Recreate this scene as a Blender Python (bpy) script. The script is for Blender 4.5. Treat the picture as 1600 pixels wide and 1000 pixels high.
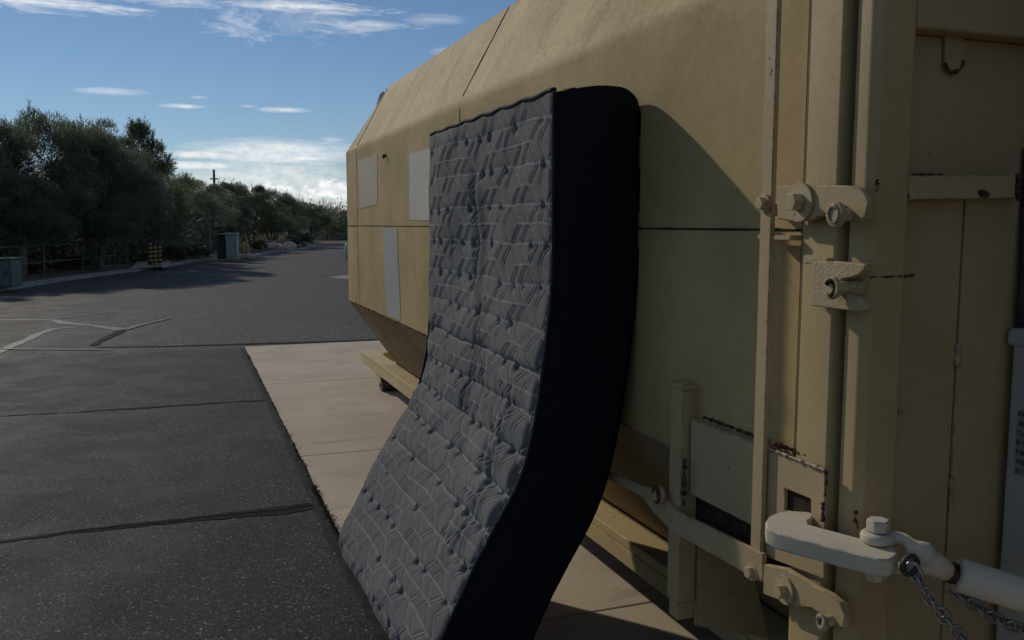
import bpy, bmesh, math, random
import numpy as np
from mathutils import Vector, noise as mn
for o in list(bpy.data.objects): bpy.data.objects.remove(o)
scene = bpy.context.scene
R = math.radians

# ------------------------------------------------------------------ camera
F_PX, CX, CY = 1383.0, 800.0, 500.0
PITCH, YAW, EYE = R(6.19), R(20.315), 1.67
cam_d = bpy.data.cameras.new('camera')
cam = bpy.data.objects.new('camera', cam_d)
scene.collection.objects.link(cam)
scene.camera = cam
cam_d.sensor_width = 36.0
cam_d.lens = 36.0 * F_PX / 1600.0
cam_d.clip_start = 0.05
cam_d.clip_end = 6000
cam.location = (0, 0, EYE)
cam.rotation_euler = (R(90) - PITCH, 0, -YAW)

# ------------------------------------------------------------------ light
SUN_DIR = Vector((0.41, -1.0, -0.594)).normalized()          # way the light travels
SUN_EL = math.asin(-SUN_DIR.z)
SUN_AZ = math.atan2(-SUN_DIR.x, -SUN_DIR.y)                  # from +Y towards +X
sun_d = bpy.data.lights.new('sun', 'SUN')
sun_d.energy = 2.75
sun_d.angle = R(1.0)
sun_d.color = (1.0, 0.92, 0.79)
sun = bpy.data.objects.new('sun', sun_d)
scene.collection.objects.link(sun)
sun.rotation_euler = SUN_DIR.to_track_quat('-Z', 'Y').to_euler()
sun.location = (-6, 12, 20)

SKY_STRENGTH = 0.098
CLOUD_WHITE = 16.5
EXPOSURE = -0.65

scene.view_settings.view_transform = 'Standard'
scene.view_settings.look = 'None'
scene.view_settings.exposure = EXPOSURE
scene.view_settings.gamma = 1.0
scene.view_settings.use_curve_mapping = False
scene.cycles.use_adaptive_sampling = True
scene.cycles.adaptive_threshold = 0.025
scene.cycles.max_bounces = 6
scene.cycles.diffuse_bounces = 4
scene.cycles.glossy_bounces = 2
scene.cycles.transmission_bounces = 2


class NT:
    """small node-tree builder"""
    def __init__(s, tree):
        s.t = tree; s.n = tree.nodes; s.l = tree.links
    def node(s, typ, **kw):
        nd = s.n.new(typ)
        for k, v in kw.items(): setattr(nd, k, v)
        return nd
    def put(s, sock, v):
        if v is None: return
        if isinstance(v, bpy.types.NodeSocket): s.l.new(v, sock)
        else: sock.default_value = v
    def m(s, op, a, b=None, c=None, clamp=False):
        nd = s.node('ShaderNodeMath', operation=op, use_clamp=clamp)
        for i, v in enumerate((a, b, c)):
            if v is not None: s.put(nd.inputs[i], v)
        return nd.outputs[0]
    def vm(s, op, a, b=None, out=0):
        nd = s.node('ShaderNodeVectorMath', operation=op)
        s.put(nd.inputs[0], a)
        if b is not None: s.put(nd.inputs[1], b)
        return nd.outputs[out]
    def noise(s, vec, scale, detail=4, rough=0.55, dist=0.0, out='Fac'):
        nd = s.node('ShaderNodeTexNoise')
        s.put(nd.inputs['Vector'], vec); s.put(nd.inputs['Scale'], scale)
        nd.inputs['Detail'].default_value = detail; nd.inputs['Roughness'].default_value = rough
        nd.inputs['Distortion'].default_value = dist
        return nd.outputs[out]
    def voro(s, vec, scale, feature='F1', out='Distance', rnd=1.0):
        nd = s.node('ShaderNodeTexVoronoi', feature=feature)
        s.put(nd.inputs['Vector'], vec); nd.inputs['Scale'].default_value = scale
        nd.inputs['Randomness'].default_value = rnd
        return nd.outputs[out]
    def ramp(s, fac, lo, hi, a=0.0, b=1.0):
        nd = s.node('ShaderNodeMapRange', interpolation_type='SMOOTHSTEP')
        s.put(nd.inputs['Value'], fac)
        nd.inputs['From Min'].default_value = lo; nd.inputs['From Max'].default_value = hi
        nd.inputs['To Min'].default_value = a; nd.inputs['To Max'].default_value = b
        return nd.outputs[0]
    def mix(s, fac, a, b, blend='MIX'):
        nd = s.node('ShaderNodeMix', data_type='RGBA', blend_type=blend)
        s.put(nd.inputs[0], fac)
        s.put(nd.inputs[6], a if isinstance(a, bpy.types.NodeSocket) else (*a, 1))
        s.put(nd.inputs[7], b if isinstance(b, bpy.types.NodeSocket) else (*b, 1))
        return nd.outputs[2]
    def mapping(s, vec, scale=(1, 1, 1), loc=(0, 0, 0), rot=(0, 0, 0)):
        nd = s.node('ShaderNodeMapping')
        s.put(nd.inputs[0], vec)
        nd.inputs['Scale'].default_value = scale; nd.inputs['Location'].default_value = loc
        nd.inputs['Rotation'].default_value = rot
        return nd.outputs[0]
    def bump(s, h, strength, dist, normal=None):
        nd = s.node('ShaderNodeBump')
        s.put(nd.inputs['Height'], h); nd.inputs['Strength'].default_value = strength
        nd.inputs['Distance'].default_value = dist
        if normal is not None: s.put(nd.inputs['Normal'], normal)
        return nd.outputs[0]
    def coord(s, out='Object'):
        return s.node('ShaderNodeTexCoord').outputs[out]


# ------------------------------------------------------------------ sky with clouds (by compass bearing and height)
world = bpy.data.worlds.new('World')
scene.world = world
world.use_nodes = True
w = NT(world.node_tree)
w.n.clear()
sky = w.node('ShaderNodeTexSky', sky_type='NISHITA')
sky.sun_disc = False
sky.sun_elevation = SUN_EL
sky.sun_rotation = SUN_AZ
sky.altitude = 400
sky.air_density = 1.0
sky.dust_density = 0.02
sky.ozone_density = 5.0
d = w.coord('Generated')
sx = w.node('ShaderNodeSeparateXYZ'); w.l.new(d, sx.inputs[0])
az = w.m('MULTIPLY', w.m('ARCTAN2', sx.outputs[0], sx.outputs[1]), 180 / math.pi)
el = w.m('MULTIPLY', w.m('ARCSINE', sx.outputs[2]), 180 / math.pi)
cv = w.node('ShaderNodeCombineXYZ')
w.l.new(az, cv.inputs[0]); w.l.new(el, cv.inputs[1])
streak = w.noise(w.mapping(cv.outputs[0], (0.30, 2.3, 1), rot=(0, 0, R(-4))), 1.0, 7, 0.66, 1.1)
wisp = w.noise(w.mapping(cv.outputs[0], (0.45, 1.15, 1), loc=(9, 3, 0), rot=(0, 0, R(24))), 1.3, 7, 0.65, 1.5)
puff = w.noise(w.mapping(cv.outputs[0], (0.9, 1.6, 1)), 1.25, 7, 0.6, 0.3)
def cloud(a, e, sa, se, amp, ntex, k, gain=1.6):
    if e > 6: gain = .95; k *= 1.25; sa *= 1.15; se *= 1.2
    nd = w.node('ShaderNodeVectorMath', operation='MULTIPLY_ADD')       # (p - c) / half size
    w.put(nd.inputs[0], cv.outputs[0]); nd.inputs[1].default_value = (1 / sa, 1 / se, 0); nd.inputs[2].default_value = (-a / sa, -e / se, 0)
    r = w.vm('LENGTH', nd.outputs[0], out='Value')
    q = w.m('MULTIPLY_ADD', ntex, k * gain * amp, (1 - .5 * k) * gain * amp)
    v = w.m('MULTIPLY_ADD', r, -gain * amp, q)
    return w.m('MINIMUM', v, amp)
CL = [  # bearing, height, half width, half height (degrees), density, texture, raggedness
    (-7.0, 12.1, 4.6, 0.50, .85, streak, 2.2), (-1.0, 12.9, 5.5, 0.36, .6, streak, 2.2),
    (7.0, 13.0, 5.2, 0.40, .8, streak, 2.2), (3.7, 11.8, 1.7, 0.95, .32, wisp, 3.4),
    (7.5, 12.3, 3.4, 1.0, .15, wisp, 3.6), (10.6, 12.0, 2.8, 0.42, .66, streak, 2.4),
    (15.5, 12.5, 2.0, 0.35, .38, streak, 1.8), (16.2, 10.7, 1.2, 0.28, .32, streak, 1.6),
    (-3.6, 7.6, 2.1, 0.20, .55, streak, 1.2), (0.35, 6.95, 1.35, 0.13, .80, streak, 0.7),
    (1.2, 7.5, 0.5, 0.10, .45, streak, 0.8), (6.2, 6.95, 1.6, 0.17, .75, streak, 0.8),
    (4.0, 7.1, 0.6, 0.08, .4, streak, .8), (9.0, 5.2, 0.9, 0.2, .3, streak, 1.2),
    (5.6, 4.35, 6.0, 0.95, .74, streak, 1.0), (1.3, 4.15, 3.2, 0.30, .80, streak, .5),
    (1.0, 3.50, 3.0, 0.30, .88, streak, .5), (7.3, 4.05, 1.9, 0.15, .85, streak, .6),
    (5.0, 2.9, 6.0, 1.3, .55, streak, 1.0), (9.0, 2.15, 2.9, 0.80, 1.0, puff, 1.8),
    (5.3, 2.0, 2.6, 0.7, 1.0, puff, 1.8), (9.0, 1.1, 3.2, 0.8, .55, puff, 2.0),
    (2.0, 2.3, 3.6, 0.7, .5, puff, 1.8), (20.0, 2.4, 6.0, 1.0, .8, puff, 2.0),
    (-14.0, 2.6, 6.0, 1.2, .75, puff, 2.0), (30.0, 4.5, 7.0, 0.9, .6, streak, 1.2),
]
dens = None
for c in CL:
    v = cloud(*c)
    dens = v if dens is None else w.m('MAXIMUM', dens, v)
far = w.noise(w.mapping(d, (1.5, 1.5, 5.0)), 2.0, 6, 0.6, 0.8)        # unseen cirrus above the view, thickened to add fill light
farm = w.m('MULTIPLY', w.ramp(far, 0.48, 0.74), w.ramp(el, 13.5, 22.0, 0.0, 0.6))
dens = w.m('MAXIMUM', w.m('MAXIMUM', dens, farm), 0.0)
shade = w.ramp(puff, 0.3, 0.7)
ccol = w.mix(shade, (CLOUD_WHITE * .66, CLOUD_WHITE * .72, CLOUD_WHITE * .79), (CLOUD_WHITE, CLOUD_WHITE * .97, CLOUD_WHITE * .93))
bg = w.node('ShaderNodeBackground')
bg.inputs['Strength'].default_value = SKY_STRENGTH
w.l.new(w.mix(dens, sky.outputs[0], ccol), bg.inputs[0])
world.cycles.sampling_method = 'MANUAL'
world.cycles.sample_map_resolution = 256
wo = w.node('ShaderNodeOutputWorld')
w.l.new(bg.outputs[0], wo.inputs[0])

# ------------------------------------------------------------------ picture-to-place survey helpers
_F = np.array([math.sin(YAW) * math.cos(PITCH), math.cos(YAW) * math.cos(PITCH), -math.sin(PITCH)])
_R = np.array([math.cos(YAW), -math.sin(YAW), 0.0])
_U = np.cross(_R, _F)
_C = np.array([0, 0, EYE])
def ray(x, y): return _F * F_PX + _R * (x - CX) - _U * (y - CY)
def at_z(x, y, z=0.0):
    q = ray(x, y); return _C + q * (z - EYE) / q[2]
def at_x(x, y, X):
    q = ray(x, y); return _C + q * X / q[0]
def at_y(x, y, Y):
    q = ray(x, y); return _C + q * Y / q[1]

# ------------------------------------------------------------------ mesh helpers
COL = scene.collection
rng = random.Random(7)
nprng = np.random.default_rng(11)

def tag(o, label=None, cat=None, group=None, kind=None):
    if label: o['label'] = label
    if cat: o['category'] = cat
    if group: o['group'] = group
    if kind: o['kind'] = kind
    return o

def empty(name, loc=(0, 0, 0), **kw):
    o = bpy.data.objects.new(name, None)
    o.empty_display_size = 0.2
    COL.objects.link(o); o.location = loc
    return tag(o, **kw)

class MB:
    def __init__(s): s.v = []; s.f = []
    def add(s, vs, fs):
        b = len(s.v); s.v += [tuple(map(float, p)) for p in vs]; s.f += [tuple(b + i for i in q) for q in fs]; return s
    def box(s, a, b):
        (x0, y0, z0), (x1, y1, z1) = a, b
        return s.add([(x0, y0, z0), (x1, y0, z0), (x1, y1, z0), (x0, y1, z0), (x0, y0, z1), (x1, y0, z1), (x1, y1, z1), (x0, y1, z1)],
                     [(3, 2, 1, 0), (4, 5, 6, 7), (0, 1, 5, 4), (1, 2, 6, 5), (2, 3, 7, 6), (3, 0, 4, 7)])
    def prism(s, poly, off):
        """poly: 3-D points in order, extruded by off"""
        n = len(poly); off = np.array(off)
        vs = [np.array(p) for p in poly] + [np.array(p) + off for p in poly]
        fs = [tuple(range(n))[::-1], tuple(range(n, 2 * n))] + [(i, (i + 1) % n, n + (i + 1) % n, n + i) for i in range(n)]
        return s.add(vs, fs)
    def tube(s, pts, rad, n=10, cap=True, jit=0.0, closed=False):
        pts = [np.array(p, float) for p in pts]; m = len(pts)
        rads = rad if hasattr(rad, '__len__') else [rad] * m
        rings = []; up = None
        for i, p in enumerate(pts):
            if closed: t = pts[(i + 1) % m] - pts[i - 1]
            else: t = pts[min(i + 1, m - 1)] - pts[max(i - 1, 0)]
            t = t / (np.linalg.norm(t) + 1e-9)
            if up is None:
                up = np.array([0, 0, 1.0]) if abs(t[2]) < .9 else np.array([1.0, 0, 0])
            a = np.cross(t, up); a /= np.linalg.norm(a) + 1e-9
            b = np.cross(a, t); up = b
            ring = []
            for k in range(n):
                th = 2 * math.pi * k / n
                r = rads[i] * (1 + (rng.uniform(-jit, jit) if jit else 0))
                ring.append(p + (a * math.cos(th) + b * math.sin(th)) * r)
            rings.append(ring)
        vs = [q for r_ in rings for q in r_]; fs = []
        last = m if closed else m - 1
        for i in range(last):
            j = (i + 1) % m
            for k in range(n):
                fs.append((i * n + k, i * n + (k + 1) % n, j * n + (k + 1) % n, j * n + k))
        if cap and not closed:
            fs.append(tuple(range(n))[::-1]); fs.append(tuple((m - 1) * n + k for k in range(n)))
        return s.add(vs, fs)
    def disc(s, c, axis, r, th, n=20):
        c = np.array(c, float); axis = np.array(axis, float); axis /= np.linalg.norm(axis)
        return s.tube([c, c + axis * th], r, n)
    def grid(s, P):
        """P: array (a, b, 3)"""
        a, b = P.shape[:2]
        fs = [(i * b + j, i * b + j + 1, (i + 1) * b + j + 1, (i + 1) * b + j) for i in range(a - 1) for j in range(b - 1)]
        return s.add(P.reshape(-1, 3), fs)
    def mesh(s, name):
        me = bpy.data.meshes.new(name); me.from_pydata(s.v, [], s.f); me.update(); return me
    def build(s, name, mat, parent=None, smooth=False, bevel=0.0, loc=None, seg=2, fix=True):
        me = s.mesh(name)
        if fix:
            bm = bmesh.new(); bm.from_mesh(me)
            bmesh.ops.recalc_face_normals(bm, faces=bm.faces)
            bm.to_mesh(me); bm.free()
        return link(name, me, mat, parent, smooth, bevel, loc, seg)

def link(name, me, mat, parent=None, smooth=False, bevel=0.0, loc=None, seg=2):
    if mat is not None and not me.materials: me.materials.append(mat)
    if smooth: me.shade_smooth()
    o = bpy.data.objects.new(name, me); COL.objects.link(o)
    if parent is not None:
        o.parent = parent
        if loc is None and parent.type == 'EMPTY': o.location = -parent.location
        # a sub-part shares its part's origin
    if loc is not None: o.location = loc
    if bevel:
        b = o.modifiers.new('bevel', 'BEVEL'); b.width = bevel; b.segments = seg; b.limit_method = 'ANGLE'; b.angle_limit = R(35)
        b.harden_normals = False
        me.shade_smooth()
        mod = o.modifiers.new('wn', 'WEIGHTED_NORMAL'); mod.keep_sharp = False
    return o

def dup(root, loc, rz=0.0, sc=1.0, label=None):
    r = root.copy(); COL.objects.link(r); r.location = loc; r.rotation_euler = (0, 0, rz); r.scale = (sc, sc, sc) if not hasattr(sc, '__len__') else sc
    if label: r['label'] = label
    for ch in root.children:
        c = ch.copy(); COL.objects.link(c); c.parent = r
        for g in ch.children:
            e = g.copy(); COL.objects.link(e); e.parent = c
    return r

def grid_mesh(name, P):
    """fast grid mesh from array (a,b,3)"""
    a, b = P.shape[:2]
    me = bpy.data.meshes.new(name)
    i = np.arange(a - 1)[:, None]; j = np.arange(b - 1)[None, :]
    q = np.stack([i * b + j, i * b + j + 1, (i + 1) * b + j + 1, (i + 1) * b + j], -1).reshape(-1)
    n = (a - 1) * (b - 1)
    me.vertices.add(a * b); me.vertices.foreach_set('co', P.reshape(-1).astype(np.float32))
    me.loops.add(n * 4); me.loops.foreach_set('vertex_index', q.astype(np.int32))
    me.polygons.add(n); me.polygons.foreach_set('loop_start', np.arange(0, n * 4, 4, dtype=np.int32))
    me.update(calc_edges=True); me.validate()
    return me

def quads_mesh(name, Q):
    """Q: (n,4,3) loose quads"""
    n = len(Q)
    me = bpy.data.meshes.new(name)
    me.vertices.add(n * 4); me.vertices.foreach_set('co', Q.reshape(-1).astype(np.float32))
    me.loops.add(n * 4); me.loops.foreach_set('vertex_index', np.arange(n * 4, dtype=np.int32))
    me.polygons.add(n); me.polygons.foreach_set('loop_start', np.arange(0, n * 4, 4, dtype=np.int32))
    me.update(calc_edges=True)
    return me

# ------------------------------------------------------------------ materials
def new_mat(name):
    m = bpy.data.materials.new(name); m.use_nodes = True
    t = NT(m.node_tree); b = t.n['Principled BSDF']
    return m, t, b

def simple(name, col, rough=0.6, metal=0.0, var=0.25, scale=8.0, bump=0.0, bscale=60, spec=0.5):
    m, t, b = new_mat(name)
    c = t.coord()
    n = t.noise(c, scale, 5)
    lo = tuple(x * (1 - var) for x in col); hi = tuple(min(1, x * (1 + var)) for x in col)
    t.put(b.inputs['Base Color'], t.mix(t.ramp(n, .3, .7), lo, hi))
    b.inputs['Roughness'].default_value = rough; b.inputs['Metallic'].default_value = metal
    b.inputs['Specular IOR Level'].default_value = spec
    if bump: t.put(b.inputs['Normal'], t.bump(t.noise(c, bscale, 4), .6, bump))
    return m

def paint(name, col, rough=0.5, chips=0.0, edge=0.0, streak=0.0, dents=0.0, cast=0.0, fade=0.10, scratch=0.0, spec=.28, blotch=0.0):
    """weathered enamel: faded patches, dirt runs, chips down to rust, worn edges"""
    m, t, b = new_mat(name)
    c = t.coord()
    big = t.noise(c, 1.3, 5, .6)
    col_lo = tuple(x * (1 - fade) for x in col); col_hi = (min(1, col[0] * (1 + fade)), min(1, col[1] * (1 + fade)), min(1, col[2] * (1 + fade * 1.6)))
    k = t.mix(t.ramp(big, .3, .7), col_lo, col_hi)
    fine = t.noise(c, 55, 4, .6)
    k = t.mix(t.ramp(fine, .35, .8, 0, .14), k, tuple(x * .6 for x in col))
    if streak:
        slope = t.node('ShaderNodeSeparateXYZ'); t.l.new(t.node('ShaderNodeNewGeometry').outputs['Position'], slope.inputs[0])
        streak = t.ramp(slope.outputs[2], 2.28, 2.42, streak * .12, streak)          # runs lie on the slope, the wall below stays clean
        s1 = t.noise(t.mapping(c, (2.6, 4.2, 1.1), rot=(.35, 0, 0)), 1.5, 5, .62, .5)
        s2 = t.noise(t.mapping(c, (2.0, 3.2, .8), loc=(3, 1, 0)), 1.2, 4, .6, .6)
        k = t.mix(t.m('MULTIPLY', t.ramp(s1, .48, .80), streak), k, tuple(x * .66 for x in col))
        k = t.mix(t.m('MULTIPLY', t.ramp(s2, .52, .74), t.m('MULTIPLY', streak, .45)), k, (min(1, col[0] * 1.45), min(1, col[1] * 1.42), min(1, col[2] * 1.4)))
    if scratch:
        sc = t.voro(t.mapping(c, (14, 14, 5), rot=(.25, .2, .1)), 1.0)
        k = t.mix(t.m('MULTIPLY', t.ramp(sc, .0, .085, 1, 0), scratch), k, (.5, .48, .42))
    if blotch:                                                     # splashed stains along the foot of the sheets
        sz = t.node('ShaderNodeSeparateXYZ'); t.l.new(c, sz.inputs[0])
        bn = t.noise(t.mapping(c, (1, 1.0, .55)), 6.5, 3, .5, .3)
        bm_ = t.m('MULTIPLY', t.ramp(bn, .56, .68), t.ramp(t.noise(c, 1.6, 2), .45, .6))
        k = t.mix(t.m('MULTIPLY', bm_, t.m('MULTIPLY', t.ramp(sz.outputs[2], 1.02, 1.22, 1, 0), blotch)), k, tuple(x * .55 for x in col))
    rustmask = None
    if chips:
        cn = t.noise(c, 34, 5, .62, .4); cl = t.noise(c, 3.2, 3)
        rustmask = t.m('MULTIPLY', t.ramp(cn, .64, .68), t.ramp(cl, .66 - .28 * chips, .72 - .28 * chips))
        dots = t.voro(c, 22); dn = t.noise(c, 7.0, 2)
        rustmask = t.m('MAXIMUM', rustmask, t.m('MULTIPLY', t.ramp(dots, .05, .075, 1, 0), t.ramp(dn, .62, .66)))
    if edge:
        bv = t.node('ShaderNodeBevel', samples=2); bv.inputs['Radius'].default_value = .006
        g = t.node('ShaderNodeNewGeometry')
        dt = t.vm('DOT_PRODUCT', bv.outputs[0], g.outputs['Normal'], out='Value')
        e = t.ramp(dt, .90, .995, 1, 0)
        en = t.noise(c, 26, 5, .65, .3)
        em = t.m('MULTIPLY', e, t.ramp(en, .56 - .1 * edge, .62 - .1 * edge))
        rustmask = em if rustmask is None else t.m('MAXIMUM', rustmask, em)
    rough_s = t.ramp(fine, .2, .8, rough - .08, rough + .1)
    if rustmask is not None:
        rn = t.noise(c, 80, 3)
        k = t.mix(rustmask, k, t.mix(rn, (.055, .028, .018), (.16, .075, .035)))
        rough_s = t.m('MAXIMUM', rough_s, t.m('MULTIPLY', rustmask, .9))
    t.put(b.inputs['Base Color'], k); t.put(b.inputs['Roughness'], rough_s)
    b.inputs['Specular IOR Level'].default_value = spec
    nrm = t.bump(t.noise(c, 320, 2), .25, .0006)
    if dents: nrm = t.bump(t.noise(c, 2.6, 3, .5), dents, .03, nrm)
    if cast: nrm = t.bump(t.noise(c, 130, 5, .65), cast, .004, nrm)
    if rustmask is not None: nrm = t.bump(t.m('SUBTRACT', 1.0, rustmask), .5, .0015, nrm)
    t.put(b.inputs['Normal'], nrm)
    return m

TAN = (.458, .336, .146)
M = {}
M['shell'] = paint('tan container enamel', TAN, .70, spec=.15, chips=.14, streak=1.5, dents=.3, fade=.17)
M['side'] = paint('tan side sheet enamel', (.475, .338, .146), .68, spec=.15, chips=.14, streak=.10, dents=.25, fade=.18, blotch=.8)
M['belly'] = paint('shade-darkened tan enamel', (.30, .225, .115), .75, chips=.3, spec=.1, fade=.25)  # underside tan darkened in colour for shade, against orange bounced light
M['hard'] = paint('tan hardware enamel', (.45, .333, .172), .6, chips=.45, edge=.9, fade=.12)
M['post'] = paint('tan post enamel', (.425, .31, .142), .6, chips=.22, edge=.35, dents=.1, fade=.16, scratch=.35)
M['cast'] = paint('tan cast plate enamel', (.47, .355, .19), .65, chips=.3, edge=.6, cast=.9)
M['bolt'] = paint('tan painted bolt', (.49, .38, .21), .6, chips=.6, edge=.8)
M['comp'] = paint('dull tan compactor enamel', (.40, .29, .145), .55, chips=.25, edge=.2, dents=.2, fade=.16, scratch=.5)
M['claw'] = paint('pale beige enamel', (.60, .52, .375), .58, chips=.34, edge=.8, fade=.12, cast=.18)
M['deck'] = paint('light tan enamel', (.52, .41, .20), .65, chips=.3, edge=.4, streak=.25)  # lighter tan for the rails and roller brackets
M['patch_pale'] = simple('pale putty touch-up paint', (.47, .405, .27), .6, var=.05, scale=3, bump=.001, bscale=90)
M['patch_white'] = simple('off-white touch-up paint', (.52, .48, .385), .6, var=.06, scale=5, bump=.003, bscale=24)
M['patch_blue'] = simple('blue-grey touch-up paint', (.36, .355, .32), .6, var=.07, scale=2.5, bump=.001, bscale=60)
M['rust'] = simple('flaking rust', (.085, .042, .026), .95, var=.6, scale=60, bump=.003, bscale=150, spec=.2)
M['weld'] = simple('painted weld bead', (.30, .245, .15), .6, var=.4, scale=50, bump=.002, bscale=200)
M['shadowgap'] = simple('dark steel with grime and gap shade', (.034, .025, .016), .9, var=.4, scale=20, spec=.2)  # dark colour holds the shade of gaps as well as grime
M['blacksteel'] = simple('dark bare steel', (.035, .03, .027), .6, var=.5, scale=18, bump=.001)
M['chain'] = simple('galvanised chain', (.30, .30, .30), .42, metal=.85, var=.3, scale=90)
M['greybox'] = paint('grey-beige cabinet enamel', (.42, .415, .37), .45, chips=.08, edge=.2, fade=.05)
M['tyre'] = simple('worn roller steel', (.06, .045, .035), .7, var=.4, scale=20)

# asphalt
def asphalt(name='coarse worn asphalt', g_=1.0):
    m, t, b = new_mat(name)
    c = t.coord()
    cell = t.node('ShaderNodeTexVoronoi'); t.put(cell.inputs['Vector'], c); cell.inputs['Scale'].default_value = 110
    sp = t.node('ShaderNodeSeparateColor'); t.l.new(cell.outputs['Color'], sp.inputs[0])
    big = t.noise(c, .35, 4, .6); mid = t.noise(c, 1.7, 5, .6, .4)
    worn = t.noise(t.mapping(c, (1.0, .28, 1)), .8, 5, .6, .5)
    patchy = t.noise(c, 5.0, 4, .65)
    k = t.mix(t.ramp(mid, .3, .7), (.0215, .0195, .018), (.036, .033, .030))
    k = t.mix(t.m('MULTIPLY', t.ramp(worn, .45, .75), .6), k, (.056, .053, .050))
    k = t.mix(t.m('MULTIPLY', t.ramp(big, .52, .72), .5), k, (.018, .0172, .0168))
    k = t.mix(t.ramp(t.noise(c, .95, 3, .55, .8), .60, .72, 0, .55), k, (.012, .0112, .0105))      # old oil spots
    k = t.mix(t.ramp(sp.outputs[0], .25, .9, 0, .85), k, (.010, .0095, .009))
    grain = t.m('MULTIPLY', t.ramp(sp.outputs[1], .70, .95), t.ramp(patchy, .3, .65, .45, 1.0))
    k = t.mix(grain, k, (.115, .094, .074))
    k = t.mix(t.ramp(sp.outputs[2], .986, .994), k, (.26, .235, .20))
    if g_ != 1.0: k = t.mix(1.0, k, (g_, g_, g_), 'MULTIPLY')
    t.put(b.inputs['Base Color'], k)
    t.put(b.inputs['Roughness'], t.ramp(mid, .3, .7, .72, .85))
    b.inputs['Specular IOR Level'].default_value = .19
    h = t.m('SUBTRACT', 1.0, cell.outputs['Distance'])
    nrm = t.bump(h, .6, .004)
    t.put(b.inputs['Normal'], nrm)
    return m
M['asphalt'] = asphalt()
M['asphalt_old'] = asphalt('older grey asphalt', 2.1)
M['base'] = simple('dark road base', (.012, .011, .010), .95, var=.5, scale=30, spec=.1)
def tar():
    m, t, b = new_mat('crack sealing tar')
    c = t.coord()
    n = t.noise(c, 14, 5, .6)
    t.put(b.inputs['Base Color'], t.mix(n, (.008, .008, .008), (.020, .0195, .019)))
    t.put(b.inputs['Roughness'], t.ramp(n, .3, .7, .8, .92))
    b.inputs['Specular IOR Level'].default_value = .08
    t.put(b.inputs['Normal'], t.bump(t.noise(c, 60, 4), .5, .004))
    return m
M['tar'] = tar()
M['tar_edge'] = simple('asphalt fines', (.030, .028, .026), .85, var=.45, scale=18, bump=.004, bscale=90, spec=.12)
M['tar_sheen'] = simple('tar with painted sheen', (.056, .053, .05), .62, var=.3, scale=6, bump=.003, bscale=40)  # far tar made lighter in colour to stand for its backlit sheen

def concrete():
    m, t, b = new_mat('brushed tan concrete')
    c = t.coord()
    k = t.mix(t.ramp(t.noise(c, 1.1, 5, .6), .3, .7), (.47, .375, .265), (.59, .485, .36))
    k = t.mix(t.ramp(t.noise(t.mapping(c, (.7, 2.2, 1)), 1.9, 6, .65, .6), .54, .74, 0, .75), k, (.30, .232, .16))
    k = t.mix(t.ramp(t.noise(c, 90, 3), .4, .8, 0, .25), k, (.33, .28, .22))
    spots = t.voro(c, 5.5)
    k = t.mix(t.ramp(spots, .02, .04, .7, 0), k, (.08, .065, .05))
    t.put(b.inputs['Base Color'], k)
    b.inputs['Roughness'].default_value = .8
    b.inputs['Specular IOR Level'].default_value = .3
    br = t.noise(t.mapping(c, (3, 160, 1)), 1.0, 3)
    t.put(b.inputs['Normal'], t.bump(t.noise(c, 120, 4), .4, .0015, t.bump(br, .35, .002)))
    return m
M['concrete'] = concrete()
M['kerb'] = simple('weathered kerb concrete', (.24, .22, .19), .85, var=.2, scale=3, bump=.004)
M['soil'] = simple('dry desert soil', (.15, .118, .085), .95, var=.35, scale=1.2, bump=.02, bscale=9, spec=.15)

def quilt():
    m, t, b = new_mat('grey knitted quilt')
    c = t.coord()
    k = t.mix(t.ramp(t.noise(c, 3, 4), .3, .7), (.128, .122, .115), (.160, .153, .144))
    kn = t.noise(c, 420, 2)
    k = t.mix(t.ramp(kn, .35, .75, 0, .5), k, (.07, .067, .063))
    k = t.mix(t.ramp(t.noise(c, 1.3, 5, .6), .55, .75, 0, .25), k, (.18, .17, .16))
    att = t.node('ShaderNodeAttribute', attribute_name='ridge')
    k = t.mix(t.m('MULTIPLY', att.outputs['Fac'], .65), k, (.31, .30, .288))
    lint = t.voro(c, 26)
    k = t.mix(t.ramp(lint, .045, .06, .55, 0), k, (.36, .36, .35))
    t.put(b.inputs['Base Color'], k)
    b.inputs['Roughness'].default_value = .95
    b.inputs['Specular IOR Level'].default_value = .15
    b.inputs['Sheen Weight'].default_value = .12
    b.inputs['Sheen Roughness'].default_value = .5
    t.put(b.inputs['Normal'], t.bump(kn, .5, .0016))
    return m
M['quilt'] = quilt()
def border_mat():
    m, t, b = new_mat('black knitted mattress border')
    c = t.coord()
    kn = t.noise(t.mapping(c, (1, 1, 2.5)), 260, 2)
    t.put(b.inputs['Base Color'], t.mix(kn, (.0045, .005, .008), (.012, .013, .019)))
    b.inputs['Roughness'].default_value = .85
    b.inputs['Specular IOR Level'].default_value = .2
    t.put(b.inputs['Normal'], t.bump(kn, .4, .001))
    return m
M['border'] = border_mat()
M['piping'] = simple('charcoal piping cord', (.025, .026, .031), .8, var=.4, scale=80, spec=.2)
M['thread'] = simple('pale frayed thread', (.35, .36, .38), .8, var=.2)

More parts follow.
